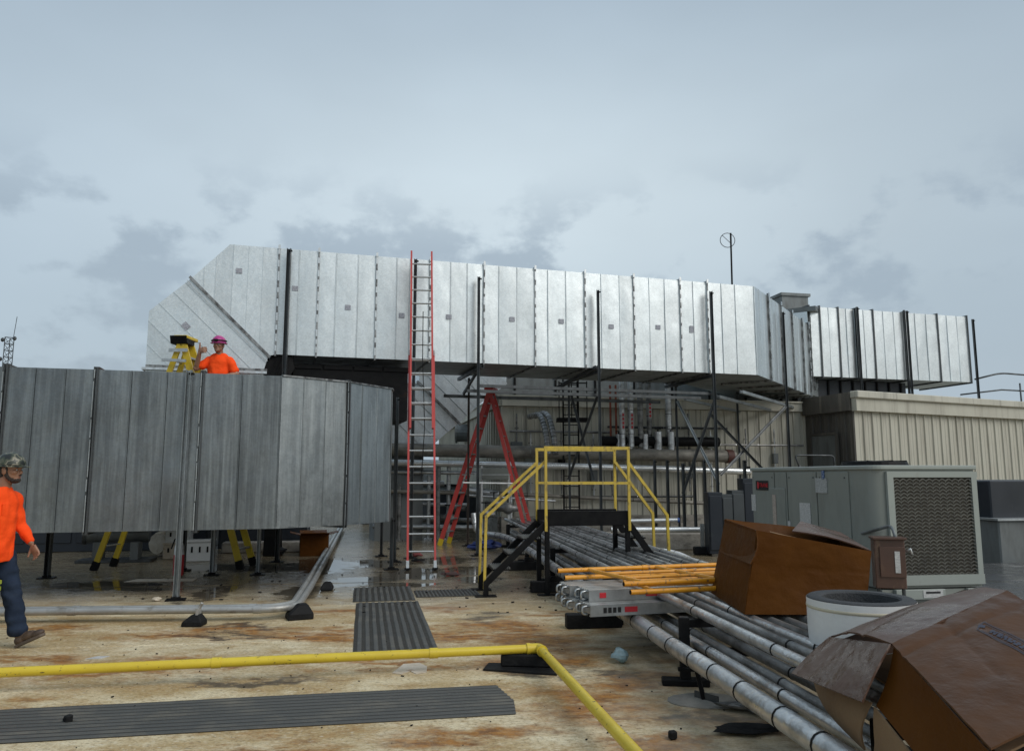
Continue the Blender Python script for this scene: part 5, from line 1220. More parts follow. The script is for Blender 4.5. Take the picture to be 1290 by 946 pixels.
# ------------------------------------------------------------------ aluminium planks and scaffold frames
PF = Fr((.68, 6.80, 0), R(15.5))
def plank(x0, y0, z0, label, w=.29, L=2.9, h=.098):
    t = thing('scaffold_plank', label, 'plank', tuple(PF.p(x0, y0, z0)), 'stack of aluminium scaffold planks')
    m_ = MB(); m_.box(PF.p(x0 + L/2, y0 + w/2, z0 + h - .012), (L, w - .01, .012), PF.yaw); m_.build('deck', ALU, t)
    for k in range(5):
        m_ = MB(); m_.box(PF.p(x0 + L/2, y0 + .04 + (w-.08)*k/4, z0 + h - .003), (L, .018, .008), PF.yaw); m_.build('deck_rib', ALU, t)
    for y in (y0 + .006, y0 + w - .006):
        m_ = MB(); m_.box(PF.p(x0 + L/2, y, z0 + h/2), (L, .010, h), PF.yaw)
        for z in (z0 + .005, z0 + h - .005): m_.box(PF.p(x0 + L/2, y + (.014 if y < y0 + w/2 else -.014), z), (L, .03, .009), PF.yaw)
        m_.build('side_rail', ALU, t)
    m_ = MB(); m_.box(PF.p(x0 + .02, y0 + w/2, z0 + h/2), (.012, w - .05, h*.7), PF.yaw); m_.build('end_plate', ALU, t)
    for s in (.07, w - .07):
        m_ = MB(); m_.tube(bendpath([PF.p(x0 + .03, y0 + s, z0 + h - .02), PF.p(x0 - .05, y0 + s, z0 + h - .02), PF.p(x0 - .05, y0 + s, z0 + .015), PF.p(x0 - .0, y0 + s, z0 + .01)], .03), .011, 6); m_.build('end_hook', ALU, t, smooth=True)
    return t
p1 = plank(.0, 0, .392, 'aluminium plank nearest the camera in the stack, red marks on its edge')
plank(-.03, .305, .392, 'aluminium plank in the middle of the bottom layer'); plank(.02, .61, .392, 'aluminium plank at the back of the bottom layer')
p4 = plank(.05, .16, .494, 'aluminium plank in front of the top layer'); plank(-.02, .47, .494, 'aluminium plank at the back of the top layer')
for pl_, y0, z0, a, b, mt in ((p1, 0, .392, .32, .44, REDP), (p1, 0, .392, .12, .30, BL), (p4, .16, .494, .10, .16, REDP), (p4, .16, .494, .55, .72, REDP), (p4, .16, .494, 1.0, 1.12, BL)):
    n = 1 if mt is REDP else 4
    for k in range(n):
        aa = a + (b-a)*k/n; bb = a + (b-a)*(k+.65)/n if n > 1 else b
        m_ = MB(); m_.box(PF.p(aa + (bb-aa)/2 + (.05 if pl_ is p4 else 0), y0 - .0015, z0 + .05), (bb-aa, .006, .045), PF.yaw); m_.build('paint_mark', mt, pl_)
def scaf(o, z, yaw, label, flip=1):
    f = Fr(o, yaw); t = thing('scaffold_section', label, 'scaffold', tuple(f.p(.9, .6, z)), 'orange scaffold frames laid flat'); L, W = 1.95, 1.02
    for y, x0 in ((0, .0), (W, -.22)):
        m_ = MB(); m_.tube([f.p(x0, y, z), f.p(x0 + L, y, z)], .0225, 10); m_.build('leg_tube', ORANGE, t, smooth=True, auto=40)
        m_ = MB(); m_.tube([f.p(x0 - .004, y, z), f.p(x0 + .002, y, z)], .018, 10); m_.build('tube_end', BLACK, t)
        m_ = MB(); m_.tube([f.p(x0 + .9, y, z), f.p(x0 + .96, y, z)], .027, 10); m_.build('collar', ORANGE, t, smooth=True, auto=40)
    for x in (.22, .95, 1.7):
        m_ = MB(); m_.tube([f.p(x, 0, z), f.p(x - .12*flip, W, z)], .019, 8); m_.build('cross_tube', ORANGE, t, smooth=True, auto=40)
    for y in (.36, .68):
        m_ = MB(); m_.tube([f.p(.20 - .04*flip, y, z), f.p(1.7, y, z)], .016, 8); m_.build('inner_tube', ORANGE, t, smooth=True, auto=40)
    return t
o1 = (0.95, 6.65, 0.7)
scaf((o1[0], o1[1], 0), .69, R(17), 'rust-spotted orange scaffold frame lying on top')
o2 = (0.98, 6.61, 0.64)
scaf((o2[0] + .02, o2[1] + .0, 0), .628, R(16), 'clean orange scaffold frame lying beneath the top one', -1)

# ------------------------------------------------------------------ cardboard boxes
T = .009
b1 = thing('cardboard_box', 'tall wet orange-brown cardboard box, open top, on the pipes before the rooftop unit', 'box', (2.2, 6.3, .5))
q = dict(a=(1.745, 5.9, .615), b=(1.77, 6.95, .615), c=(2.70, 6.95, .615), d=(2.64, 5.88, .615), A=(1.865, 5.9, 1.19), B=(1.915, 6.95, 1.215), C=(2.92, 6.9, 1.10), D=(2.745, 5.95, 1.03))
q = {k: Vector(v) for k, v in q.items()}
q['a'].z = .572; q['b'].z = .572; q['c'].z = .572; q['d'].z = .572
def wv(s, k=1.0): return lambda u, v: .02*k*math.sin(math.pi*u)*math.sin(math.pi*v) + .008*mnoise.noise((u*3 + s, v*2, s))
m_ = MB(); m_.plate(q['a'], q['d'], q['D'], q['A'], T, 36, 28, lambda u, v: wv(1, -1.2)(u, v) - .006*math.exp(-((u - .82)/.012)**2) - .006*math.exp(-((v - .55 - .1*u)/.014)**2)*(u > .3) + .003*mnoise.noise((u*12, v*9, 6))); m_.build('front_wall', CARD1, b1, smooth=True, auto=50)
m_ = MB(); m_.plate(q['b'], q['a'], q['A'], q['B'], T, 8, 8, wv(2)); m_.build('left_wall', CARD1, b1, smooth=True, auto=50)
m_ = MB(); m_.plate(q['d'], q['c'], q['C'], q['D'], T, 8, 8, wv(3)); m_.build('right_wall', CARD1, b1, smooth=True, auto=50)
m_ = MB(); m_.plate(q['c'], q['b'], q['B'], q['C'], T, 8, 8, wv(4)); m_.build('back_wall', CARD1, b1, smooth=True, auto=50)
m_ = MB(); m_.plate(q['a'] + Vector((.01, .01, .01)), q['b'] + Vector((.01, -.01, .01)), q['c'] + Vector((-.01, -.01, .01)), q['d'] + Vector((-.01, .01, .01)), T); m_.build('base', CARD1, b1)
m_ = MB(); m_.plate(q['B'] + Vector((-.008, .0, .0)), q['A'] + Vector((-.008, -.01, .0)), (1.785, 5.84, .945), (1.835, 6.9, .935), T, 6, 4, lambda u, v: .03*math.sin(math.pi*v)); m_.build('left_flap', CARD1, b1, smooth=True, auto=50)
m_ = MB(); m_.plate(q['D'], q['C'], (2.55, 6.85, 1.2), (2.22, 6.15, 1.165), T, 6, 5, lambda u, v: .025*math.sin(math.pi*v)*(1-u)); m_.build('right_flap', CARDW, b1, smooth=True, auto=50)
m_ = MB(); m_.plate(q['B'], q['C'], (2.85, 6.7, .9), (2.0, 6.72, 1.0), T, 6, 4, wv(6)); m_.build('back_flap', CARD1, b1, smooth=True, auto=50)
m_ = MB(); m_.plate(q['A'] + Vector((.1, .01, -.01)), q['D'] + Vector((-.1, .01, -.01)), (2.55, 6.12, .86), (2.05, 6.12, .95), T, 6, 4, wv(7)); m_.build('front_flap', CARDI, b1, smooth=True, auto=50)

b2 = thing('cardboard_box', 'collapsed wet dark brown cardboard box lying in the right foreground', 'box', (2.2, 4.0, .4))
A2, B2, C2, D2, E2_ = map(Vector, ((1.73, 3.6, .84), (1.735, 4.3, .73), (2.56, 4.05, 1.01), (2.70, 4.75, .895), (1.62, 2.72, .685)))
F2 = C2 + (E2_ - A2)*1.0 + Vector((.1, 0, -.04))
m_ = MB(); m_.plate(A2, C2, D2, B2, T, 44, 30, lambda u, v: .05*math.sin(math.pi*v)*math.sin(math.pi*(.25 + u*.6)) + .006*mnoise.noise((u*5, v*4, 1)) - .009*math.exp(-((v - .4 - .08*u)/.025)**2) - .006*math.exp(-((v - .68 + .05*u)/.02)**2) + .003*mnoise.noise((u*3, v*16, 4))); m_.build('top_wall', CARDW, b2, smooth=True, auto=50)
def crease(u, v): return -.010*math.exp(-((v - .86 + .05*u)/.018)**2) - .007*math.exp(-((u - .30 - .1*v)/.016)**2)*(v > .35) + .004*mnoise.noise((u*11, v*11, 2))
m_ = MB(); m_.plate(E2_, F2, C2, A2, T, 44, 36, lambda u, v: .018*math.sin(math.pi*u)*math.sin(math.pi*v) + .006*mnoise.noise((u*4, v*4, 5)) + crease(u, v)); pw_ = m_.build('printed_wall', CARD2, b2, smooth=True, auto=50)
m_ = MB(); m_.plate(A2 + Vector((-.004, 0, 0)), B2 + Vector((-.004, 0, 0)), (1.48, 4.2, .565), (1.515, 3.45, .63), T, 8, 8, lambda u, v: .006*math.sin(math.pi*v)); m_.build('left_flap', CARDW, b2, smooth=True, auto=50)
G2 = Vector((1.60, 2.72, .38)); H2 = Vector((1.60, 3.50, .60))
m_ = MB(); m_.plate(A2 + Vector((.012, .0, -.012)), H2, G2, E2_ + Vector((0, .01, -.012)), T, 8, 8, lambda u, v: -.012*math.sin(math.pi*u)); m_.build('near_flap', CARD1, b2, smooth=True, auto=50)
m_ = MB(); m_.plate((1.585, 3.49, .60), (1.565, 3.49, .30), (1.58, 2.8, .12), (1.59, 2.8, .38), T, 6, 6, wv(3, .5)); m_.build('inner_flap', CARDI, b2, smooth=True, auto=50)
m_ = MB(); m_.plate((1.63, 4.3, .52), (1.60, 3.55, .60), (1.58, 3.60, .385), (1.66, 3.98, .34), T, 6, 6, lambda u, v: -.03*math.sin(math.pi*v)); m_.build('hanging_flap', CARDI, b2, smooth=True, auto=50)
m_ = MB(); m_.plate(B2 + Vector((.02, -.01, -.02)), D2 + Vector((0, -.01, -.02)), (2.75, 4.7, .62), (1.8, 4.28, .62), T, 6, 4); m_.build('back_wall', CARD2, b2)
m_ = MB(); m_.plate((1.80, 4.25, .62), (2.7, 4.65, .62), F2 + Vector((0, .15, -.12)), E2_ + Vector((0.12, .14, -.07)), T, 6, 4); m_.build('base', CARDI, b2)
# printed frame and lines of print on the wall (flat ink)
def onw(u, v, o=.0075): # point on printed wall, u along the ridge, v up towards it
    p = (E2_*(1-u) + F2*u)*(1-v) + (A2*(1-u) + C2*u)*v; n = ((F2 - E2_).cross(A2 - E2_)).normalized()
    b = .018*math.sin(math.pi*u)*math.sin(math.pi*v) + .006*mnoise.noise((u*4, v*4, 5)) + crease(u, v); return p + n*(b + o)
def ink(us, vs_, ue, ve, w, seg=10):
    d = Vector((ue-us, ve-vs_)); L = d.length; d /= L; nn = Vector((-d.y, d.x))*w/2; v_ = []; f_ = []
    for i in range(seg+1):
        t_ = i/seg; c_ = (us + (ue-us)*t_, vs_ + (ve-vs_)*t_); v_ += [onw(c_[0]+nn.x, c_[1]+nn.y), onw(c_[0]-nn.x, c_[1]-nn.y)]
        if i: k = 2*i; f_.append((k-2, k-1, k+1, k))
    return v_, f_
m_ = MB()
for s in ((.50, .76, .62, .05, .006), (.59, .80, .71, .08, .006), (.50, .76, .59, .80, .006), (.62, .05, .71, .08, .006), (.515, .74, .63, .07, .004), (.578, .77, .695, .09, .004)): m_.add(*ink(*s))
m_.add(*ink(.535, .79, .56, .755, .03, 2))
m_.build('printed_frame', INK, pw_)
m_ = MB(); random.seed(3)
for r_, w in ((.35, .018), (.62, .022)):
    t_ = .08
    while t_ < .9:
        l = random.uniform(.015, .05); u0 = .515 + (.578-.515)*r_; u1 = .63 + (.695-.63)*r_; v0 = .74 + .03*r_; v1 = .07 + .02*r_
        m_.add(*ink(u0 + (u1-u0)*t_, v0 + (v1-v0)*t_, u0 + (u1-u0)*(t_+l), v0 + (v1-v0)*(t_+l), w, 1)); t_ += l + random.uniform(.006, .02)
kind(m_.build('printed_lines', INK, pw_), 'stuff')
# white insulated ring section
cy = thing('insulated_vent_section', 'white round insulated vent section with black foam lining between the two boxes', 'vent', (2.175, 4.9, .6))
m_ = MB(); cc = Vector((2.175, 4.90, 0)); m_.lathe([(.312, .575), (.316, .68), (.317, .843)], cc, 40); m_.build('jacket', WHITEM, cy, smooth=True)
m_ = MB(); m_.lathe([(.308, .58), (.313, .846), (.302, .853), (.235, .853), (.225, .842), (.225, .58)], cc, 40); m_.build('foam_lining', FOAM, cy, smooth=True, auto=40)
m_ = MB(); m_.lathe([(.317, .785), (.320, .787), (.320, .802), (.317, .804)], cc, 40); m_.build('tape_band', M_('yellowed_tape', (.5, .46, .34), (.42, .39, .3), .6), cy, smooth=True)

# ------------------------------------------------------------------ loose things on the roof
def lump(name, c, r, mat, label, cat, seed=1, amp=.35):
    m_ = MB(); m_.ell((0, 0, 0), r, nu=12, nv=8)
    m_.v = [Vector((v.x, v.y, v.z))*(1 + amp*mnoise.noise((v.x/r[0]*1.1 + seed, v.y/r[1]*1.1, v.z/r[2]*1.1))) for v in m_.v]
    zmin = min(v.z for v in m_.v); m_.v = [v + Vector((c[0], c[1], -zmin + .002)) for v in m_.v]
    return tag(m_.build(name, mat, smooth=False), label, cat)
TEAL = M_('teal_plastic', (.20, .30, .33), (.30, .40, .42), .35, 0, (20, 20, 20))
lump('plastic_bag', (.93, 6.84), (.07, .06, .06), TEAL, 'crumpled teal plastic on the roof right of the yellow pipe', 'litter', 2, .6)
def rubble(c, s, yaw, label):
    m_ = MB(); f = Fr((c[0], c[1], 0), yaw); m_.box(f.p(0, 0, s*.5 + .003), (s, s*.8, s), yaw, M=f.M); m_.box(f.p(s*.2, s*.5, s*.35 + .003), (s*.9, s*.7, s*.6), M=f.M @ Matrix.Rotation(.7, 3, 'X')); tag(m_.build('rubber_chunk', RUBBER, bevel=.008), label, 'rubble', 'black rubber chunks')
rubble((.985, 4.92), .05, .3, 'black rubber chunk at the bottom right of the bare roof')
rubble((-2.90, 5.23), .05, 1.2, 'black rubber chunk lying on the long mat')
BLUE = M_('blue_tarp', (.006, .016, .09), (.009, .026, .12), .5, 0, (9, 9, 9), bump=.4, bsc=14)
lump('tarpaulin', (-.62, 16.9), (.32, .22, .09), BLUE, 'crumpled dark blue tarpaulin on the roof left of the stair', 'tarpaulin', 5, .7)
RAG = M_('red_rag', (.16, .03, .03), (.10, .02, .02), .8)
lump('rag', (-1.88, 15.5), (.10, .07, .04), RAG, 'small dark red rag at the foot of the post behind the extension ladder', 'rag', 3, .6)
lump('rag', (-.98, 12.6), (.16, .05, .03), M_('brown_rag', (.06, .03, .025), (.04, .02, .02), .7), 'dark brown strip of debris on the wet roof before the stair', 'debris', 7, .5)
lump('rag', (-1.78, 14.7), (.13, .05, .03), BLACK, 'black strip of debris in the puddle left of the extension ladder', 'debris', 9, .5)
lump('rag', (-4.58, 10.12), (.055, .04, .025), PALE, 'small white lump beside the pale post foot', 'debris', 4, .4)
lump('rag', (1.5, 5.05), (.20, .10, .02), RUBBER, 'black torn membrane scrap under the fat foil pipe', 'debris', 11, .8)
lump('rag', (1.72, 5.45), (.26, .14, .03), LAGD, 'crumpled foil scraps under the near pipes', 'debris', 12, .8)
random.seed(21)
m_ = MB()
for k in range(420):
    y = random.uniform(4.3, 15.5); x = random.uniform(-5.5, 2.0)
    s = random.uniform(.003, .011)*(1 + (y > 9)*.9); f = Fr((x, y, 0), random.random()*3); z = .004
    m_.box(f.p(0, 0, z + s*.3), (s*random.uniform(.8, 2.6), s, s*.6), f.yaw)
kind(m_.build('grit', RUBBER, base=(0, 0, 0)), 'stuff')['label'] = 'scattered dark grit and crumbs on the roof'
# under and behind the grey duct
ex = thing('gas_cylinder', 'small red and silver cylinder under the grey duct beside the pale post', 'cylinder', (-5.48, 12.9, 0))
m_ = MB(); m_.lathe([(.01, .03), (.075, .03), (.08, .06), (.08, .36)], (-5.30, 12.4, 0), 16); m_.build('body', REDP, ex, smooth=True)
m_ = MB(); m_.lathe([(.079, .36), (.07, .5), (.03, .58), (.03, .64), (.01, .64)], (-5.30, 12.4, 0), 16); m_.build('neck', LAG, ex, smooth=True)
m_ = MB(); m_.tube([(-5.30, 12.4, .62), (-5.37, 12.38, .60), (-5.42, 12.38, .45)], .012, 6); m_.build('hose', BLACK, ex)
ct = thing('pump_set', 'grey pump with sheet metal cover on a skid under the grey duct', 'pump', (-7.3, 14.7, 0))
m_ = MB(); m_.tube([(-8.0, 14.6, .52), (-6.95, 14.9, .52)], .17, 14); m_.build('motor', GREYM, ct, smooth=True, auto=40)
m_ = MB(); m_.tube([(-8.05, 14.58, .52), (-8.0, 14.6, .52)], .2, 14); m_.build('end_bell', STRUT, ct, smooth=True, auto=40)
m_ = MB(); m_.plate((-7.7, 14.3, .72), (-6.7, 14.5, .8), (-6.8, 15.1, .92), (-7.75, 14.95, .86), .012); m_.build('cover_sheet', ALU, ct)
for x in (-7.8, -7.1):
    m_ = MB(); m_.box((x, 14.7, .2), (.14, .3, .34), .2); m_.build('pedestal', GREYM, ct)
m_ = MB(); m_.box((-7.45, 14.7, .03), (1.3, .5, .05), .2); m_.build('skid', STRUT, ct)
def crate(c, s, yaw, mat, label, slots=3):
    t = thing('crate', label, 'crate', (c[0], c[1], c[2])); f = Fr(c, yaw); m_ = MB(); m_.box(f.p(0, 0, s[2]/2), s, yaw); m_.build('body', mat, t, bevel=.012)
    for k in range(slots):
        m_ = MB(); m_.box(f.p(-s[0]*.3 + s[0]*.3*k, -s[1]/2 - .002, s[2]*.62), (s[0]*.07, .01, s[2]*.3), yaw); m_.build('slot', BLACK, t)
    m_ = MB(); m_.box(f.p(0, 0, s[2] + .015), (s[0] + .02, s[1] + .02, .03), yaw); m_.build('rim', mat, t)
crate((-5.95, 14.9, 0), (.46, .4, .36), .25, WHITEM, 'white plastic crate with slots under the grey duct beside the red cylinder')
crate((-6.55, 15.3, 0), (.5, .4, .28), .2, PALE, 'pale plastic crate at the bottom of the pair under the grey duct')
crate((-6.55, 15.3, .31), (.46, .38, .26), .28, WHITEM, 'white plastic crate on top of the pair under the grey duct')
m_ = MB(); m_.tube([(-7.05, 15.6, .26), (-6.9, 16.3, .26)], .24, 18); m_.tube([(-7.08, 15.5, .26), (-7.05, 15.6, .26)], .2, 18); tag(m_.build('insulation_roll', PALE, smooth=True, auto=40), 'pale roll of insulation under the grey duct behind the ladder foot', 'roll')
for i, (c, s, lab, mt) in enumerate((((-4.05, 15.9, 0), (.55, .45, .42), 'open brown cardboard box on the wet roof under the grey duct', CARD1),)):
    t = thing('cardboard_box', lab, 'box', c); f = Fr(c, .3); hx, hy = s[0]/2, s[1]/2
    for a, b in (((-hx, -hy), (hx, -hy)), ((hx, -hy), (hx, hy)), ((hx, hy), (-hx, hy)), ((-hx, hy), (-hx, -hy))):
        m_ = MB(); m_.plate(f.p(*a, 0.002), f.p(*b, .002), f.p(*b, s[2]), f.p(*a, s[2]), .008); m_.build('side_wall', mt, t)
        d = Vector((*a, 0)) + Vector((*b, 0)); d.normalize(); m_ = MB(); m_.plate(f.p(*a, s[2]), f.p(*b, s[2]), f.p(b[0] + d.x*.2, b[1] + d.y*.2, s[2] + .05), f.p(a[0] + d.x*.2, a[1] + d.y*.2, s[2] + .05), .008); m_.build('flap', mt, t)
    m_ = MB(); m_.box(f.p(0, 0, .012), (s[0]-.02, s[1]-.02, .01), .3); m_.build('base', mt, t)
m_ = MB(); m_.prism([(-5.0, 15.6, 0), (-4.7, 15.6, 0), (-4.6, 15.6, .12), (-4.72, 15.6, .14), (-4.75, 15.6, .75), (-4.98, 15.6, .75)], (0, .4, 0)); tag(m_.build('pump_housing', BLACK, bevel=.02), 'black boot-shaped pump housing under the grey duct left of the brown box', 'pump')
# masts on the skyline
rm = thing('radio_mast', 'thin lattice radio mast on the skyline at far left', 'mast', (-78, 120, 0))
R0 = Vector((-80.3, 120, 0)); hM = 23.5
for k in range(3):
    a = k*2.094; m_ = MB(); m_.tube([R0 + Vector((.75*math.cos(a), .75*math.sin(a), 0)), R0 + Vector((.7*math.cos(a), .7*math.sin(a), hM))], .07, 5); m_.build('leg', STRUT, rm)
m_ = MB()
for j in range(22):
    for k in range(3):
        a = k*2.094; b = a + 2.094; z = j*hM/22; p = R0 + Vector((.72*math.cos(a), .72*math.sin(a), z)); q_ = R0 + Vector((.72*math.cos(b), .72*math.sin(b), z + hM/22)); m_.tube([p, q_], .045, 4); m_.tube([Vector((p.x, p.y, q_.z)), q_], .04, 4)
kind(m_.build('lattice', STRUT, rm), 'stuff')
m_ = MB(); m_.tube([R0 + Vector((.6, 0, hM)), R0 + Vector((.9, 0, hM + 3.4))], .05, 5); m_.build('whip_antenna', STRUT, rm)
for i, (x, z) in enumerate(((-.9, hM - .4), (-1.0, hM - 3.5), (1.0, hM - .2))):
    m_ = MB(); m_.ell(R0 + Vector((x, -.3, z)), (.3, .2, .35)); m_.build('dish', STRUT, rm)
ra = thing('ring_antenna', 'thin roof mast with a wire ring antenna above the overhead duct', 'antenna', (6.9, 23, 3.7))
a0 = Vector((7.06, 24, 7.78)); a1 = Vector((7.12, 24, 9.43)); m_ = MB(); m_.tube([(a0.x, 24, 3.7), a1], .03, 6); m_.build('pole', BLACK, ra)
cR = Vector((7.01, 24, 9.19)); m_ = MB(); m_.tube([cR + Vector((.24*math.cos(i*math.pi/10), 0, .24*math.sin(i*math.pi/10))) for i in range(20)], .012, 5, closed=True); m_.build('ring', STRUT, ra)
m_ = MB(); m_.tube([cR + Vector((-.17, 0, .17)), cR + Vector((.1, 0, -.1))], .01, 4); m_.build('ring_strut', STRUT, ra)

# ------------------------------------------------------------------ people
SKIN = M_('skin_tan', (.30, .155, .095), (.25, .125, .075), .5, 0, (14, 14, 14), bump=.08, bsc=90)
ORSH = M_('hi_vis_orange', (.98, .088, .012), (.90, .072, .010), .8, 0, (5, 5, 5), bump=.9, bsc=11, spec=.15)
DENIM = M_('dark_denim', (.022, .034, .06), (.014, .022, .04), .85, 0, (7, 7, 7), bump=.6, bsc=9, grime=(.05, .055, .065), gsc=(9, 9, 9), glo=.62, ghi=.85, spec=.15)
BOOT = M_('brown_boot', (.085, .055, .035), (.055, .038, .028), .6, 0, (12, 12, 12), bump=.3)
SOLE = M_('boot_sole', (.10, .075, .055), (.06, .05, .04), .7)
HAIR = M_('dark_hair', (.012, .010, .009), (.02, .016, .013), .6, 0, (60, 60, 60), bump=.5, bsc=200)
EYEW = M_('eye_white', (.6, .58, .55), None, .3); IRIS = M_('eye_dark', (.012, .009, .007), None, .2); LIP = M_('lips', (.24, .10, .075), (.2, .085, .065), .45)
BEARD = M_('short_beard', (.035, .024, .018), (.02, .014, .011), .7, 0, (90, 90, 90), bump=.5, bsc=220)
def camo():
    m, nt, b, N, L = nodes_of('camouflage'); g = N('ShaderNodeNewGeometry'); n = N('ShaderNodeTexNoise'); L(g.outputs['Position'], n.inputs[0]); n.inputs['Scale'].default_value = 15; n.inputs['Detail'].default_value = 1.5
    r = N('ShaderNodeValToRGB'); L(n.outputs[0], r.inputs[0]); r.color_ramp.interpolation = 'CONSTANT'; e = r.color_ramp.elements
    e[0].color = (.012, .014, .012, 1); e[1].position = .43; e[1].color = (.035, .045, .028, 1)
    x = e.new(.50); x.color = (.07, .075, .05, 1); x = e.new(.58); x.color = (.20, .185, .135, 1); x = e.new(.64); x.color = (.03, .035, .025, 1)
    L(r.outputs[0], b.inputs['Base Color']); b.inputs['Roughness'].default_value = .4; return m
CAMO = camo(); PINK = M_('magenta_shell', (.42, .035, .22), (.36, .03, .18), .4)
def limb(mb, pts, rs, n=12):
    pts = [Vector(p) for p in pts]; P, Rr = [], []
    for i in range(len(pts)-1):
        for k in range(4):
            t = k/4; P.append(pts[i]*(1-t) + pts[i+1]*t); Rr.append(rs[i]*(1-t) + rs[i+1]*t)
    P.append(pts[-1]); Rr.append(rs[-1]); mb.tube(P, Rr, n)
    for p, r in ((pts[0], rs[0]), (pts[-1], rs[-1])): mb.ell(p, r, nu=10, nv=8)
    for p, r in zip(pts[1:-1], rs[1:-1]): mb.ell(p, r*1.0, nu=10, nv=8)
def remesh(mb, name, mat, parent, vox, smooth_it=4, F_=None, fold=None):
    """fuse overlapping volumes into one continuous skin"""
    mb.v = [F_.p(*v) for v in mb.v]
    o = mb.build(name, mat, parent)
    md = o.modifiers.new('r', 'REMESH'); md.mode = 'VOXEL'; md.voxel_size = vox
    ms = o.modifiers.new('s', 'SMOOTH'); ms.iterations = smooth_it; ms.factor = .5
    FUSE.append((o, fold)); return o
FUSE = []
def fuse_all():
    dg = bpy.context.evaluated_depsgraph_get(); done = [(o, fold, bpy.data.meshes.new_from_object(o.evaluated_get(dg))) for o, fold in FUSE]
    for o, fold, me in done:
        o.modifiers.clear(); o.data = me
        if fold:
            a, k, kz = fold
            for v in me.vertices: v.co += v.normal*a*mnoise.noise((v.co.x*k, v.co.y*k, v.co.z*kz))
        me.polygons.foreach_set('use_smooth', [True]*len(me.polygons)); me.update()
def trunk(mb, secs, n=20):
    """smooth torso from (x, z, rx, ry) sections"""
    vs_ = [Vector((x + rx*math.cos(2*math.pi*k/n), ry*math.sin(2*math.pi*k/n)*(1 - .08*abs(math.cos(2*math.pi*k/n))), z)) for x, z, rx, ry in secs for k in range(n)]
    fs = [(i*n+k, i*n+(k+1) % n, (i+1)*n+(k+1) % n, (i+1)*n+k) for i in range(len(secs)-1) for k in range(n)] + [tuple(range(n))[::-1], tuple((len(secs)-1)*n+k for k in range(n))]
    mb.add(vs_, fs)
def hand(mb, wrist, dirv, palm_n, curl=.5, thumb_up=False, side=1, s=1.0):
    """palm with four unequal bent fingers and a thumb leaving its side"""
    w = Vector(wrist); d = Vector(dirv).normalized(); n = Vector(palm_n); n = (n - d*n.dot(d)).normalized(); ac_ = d.cross(n)*side
    M = Matrix((d, ac_, n)).transposed()
    mb.ell(w + d*.05*s, (.055*s, .042*s, .018*s), M); mb.box(w + d*.055*s, (.085*s, .072*s, .024*s), M=M)
    for i, L in enumerate((.068, .078, .073, .056)):
        b0 = w + d*.092*s + ac_*(.033 - .022*i)*s; a = curl; L *= s
        p1 = b0 + (d*math.cos(a*.7) + n*math.sin(a*.7))*L*.45; p2 = p1 + (d*math.cos(a*1.7) + n*math.sin(a*1.7))*L*.32; p3 = p2 + (d*math.cos(a*2.5) + n*math.sin(a*2.5))*L*.25
        mb.tube([b0 - d*.02*s, b0, p1, p2, p3], [.0092*s, .0092*s, .0088*s, .008*s, .0065*s], 8)
    tb = w + d*.025*s + ac_*.034*s
    td = (ac_*1.0 + d*.15).normalized() if thumb_up else (d*.75 + ac_*.55 + n*.35).normalized()
    mb.tube([tb - ac_*.012*s, tb + td*.03*s, tb + td*.056*s, tb + td*.078*s + (n*.004 if not thumb_up else Vector((0, 0, 0)))], [.014*s, .0125*s, .0105*s, .0085*s], 8)
def head(mb, c):
    """c = centre of skull; face towards +x"""
    c = Vector(c); e = lambda x, y, z, r: mb.ell(c + Vector((x, y, z)), r, nu=16, nv=12)
    e(0, 0, .02, (.098, .078, .10)); e(.02, 0, -.045, (.078, .066, .075)); e(.055, 0, -.085, (.045, .045, .038)); e(.078, 0, -.098, (.024, .026, .02))
    e(.082, 0, .022, (.024, .056, .013)); mb.tube([c + Vector((.088, 0, .012)), c + Vector((.108, 0, -.022)), c + Vector((.112, 0, -.034))], [.010, .0135, .014], 8)
    for s in (-1, 1):
        e(.062, s*.042, -.02, (.034, .026, .026)); e(.100, s*.012, -.037, (.010, .009, .008)); e(-.005, s*.078, -.012, (.024, .010, .034)); e(-.012, s*.084, .006, (.016, .007, .018))
    e(.088, 0, -.060, (.017, .026, .0075)); e(.086, 0, -.072, (.016, .023, .008))
def face_bits(par, F_, c, beard):
    c = Vector(c)
    def part(nm, mat, lst):
        m_ = MB()
        for x, y, z, r in lst: m_.ell(c + Vector((x, y, z)), r, nu=12, nv=8)
        m_.v = [F_.p(*v) for v in m_.v]; m_.build(nm, mat, par, smooth=True)
    for s in (-1, 1):
        part('eye', EYEW, [(.083, s*.031, .001, (.0115, .0125, .0105))]); part('iris', IRIS, [(.0925, s*.031, .001, (.003, .0055, .0055))])
        part('eyebrow', HAIR, [(.094, s*.033, .0235, (.007, .021, .005))])
    part('lips', LIP, [(.099, 0, -.061, (.0075, .021, .004)), (.097, 0, -.0705, (.0075, .018, .005))])
    part('hair', HAIR, [(-.03, 0, .0, (.078, .081, .065)), (-.045, 0, -.045, (.05, .06, .045))] + [(.012, s*.074, .0, (.016, .008, .03)) for s in (-1, 1)])
    if beard: part('beard', BEARD, [(.055, 0, -.094, (.050, .0465, .033)), (.079, 0, -.100, (.0245, .0275, .0215))] + [(x, s*y, z, (.019, .012, .022)) for s in (-1, 1) for x, y, z in ((.008, .0665, -.028), (.012, .066, -.048), (.022, .0625, -.066), (.036, .055, -.082), (.055, .045, -.094))] + [(.1045, 0, -.0495, (.008, .024, .0045))])
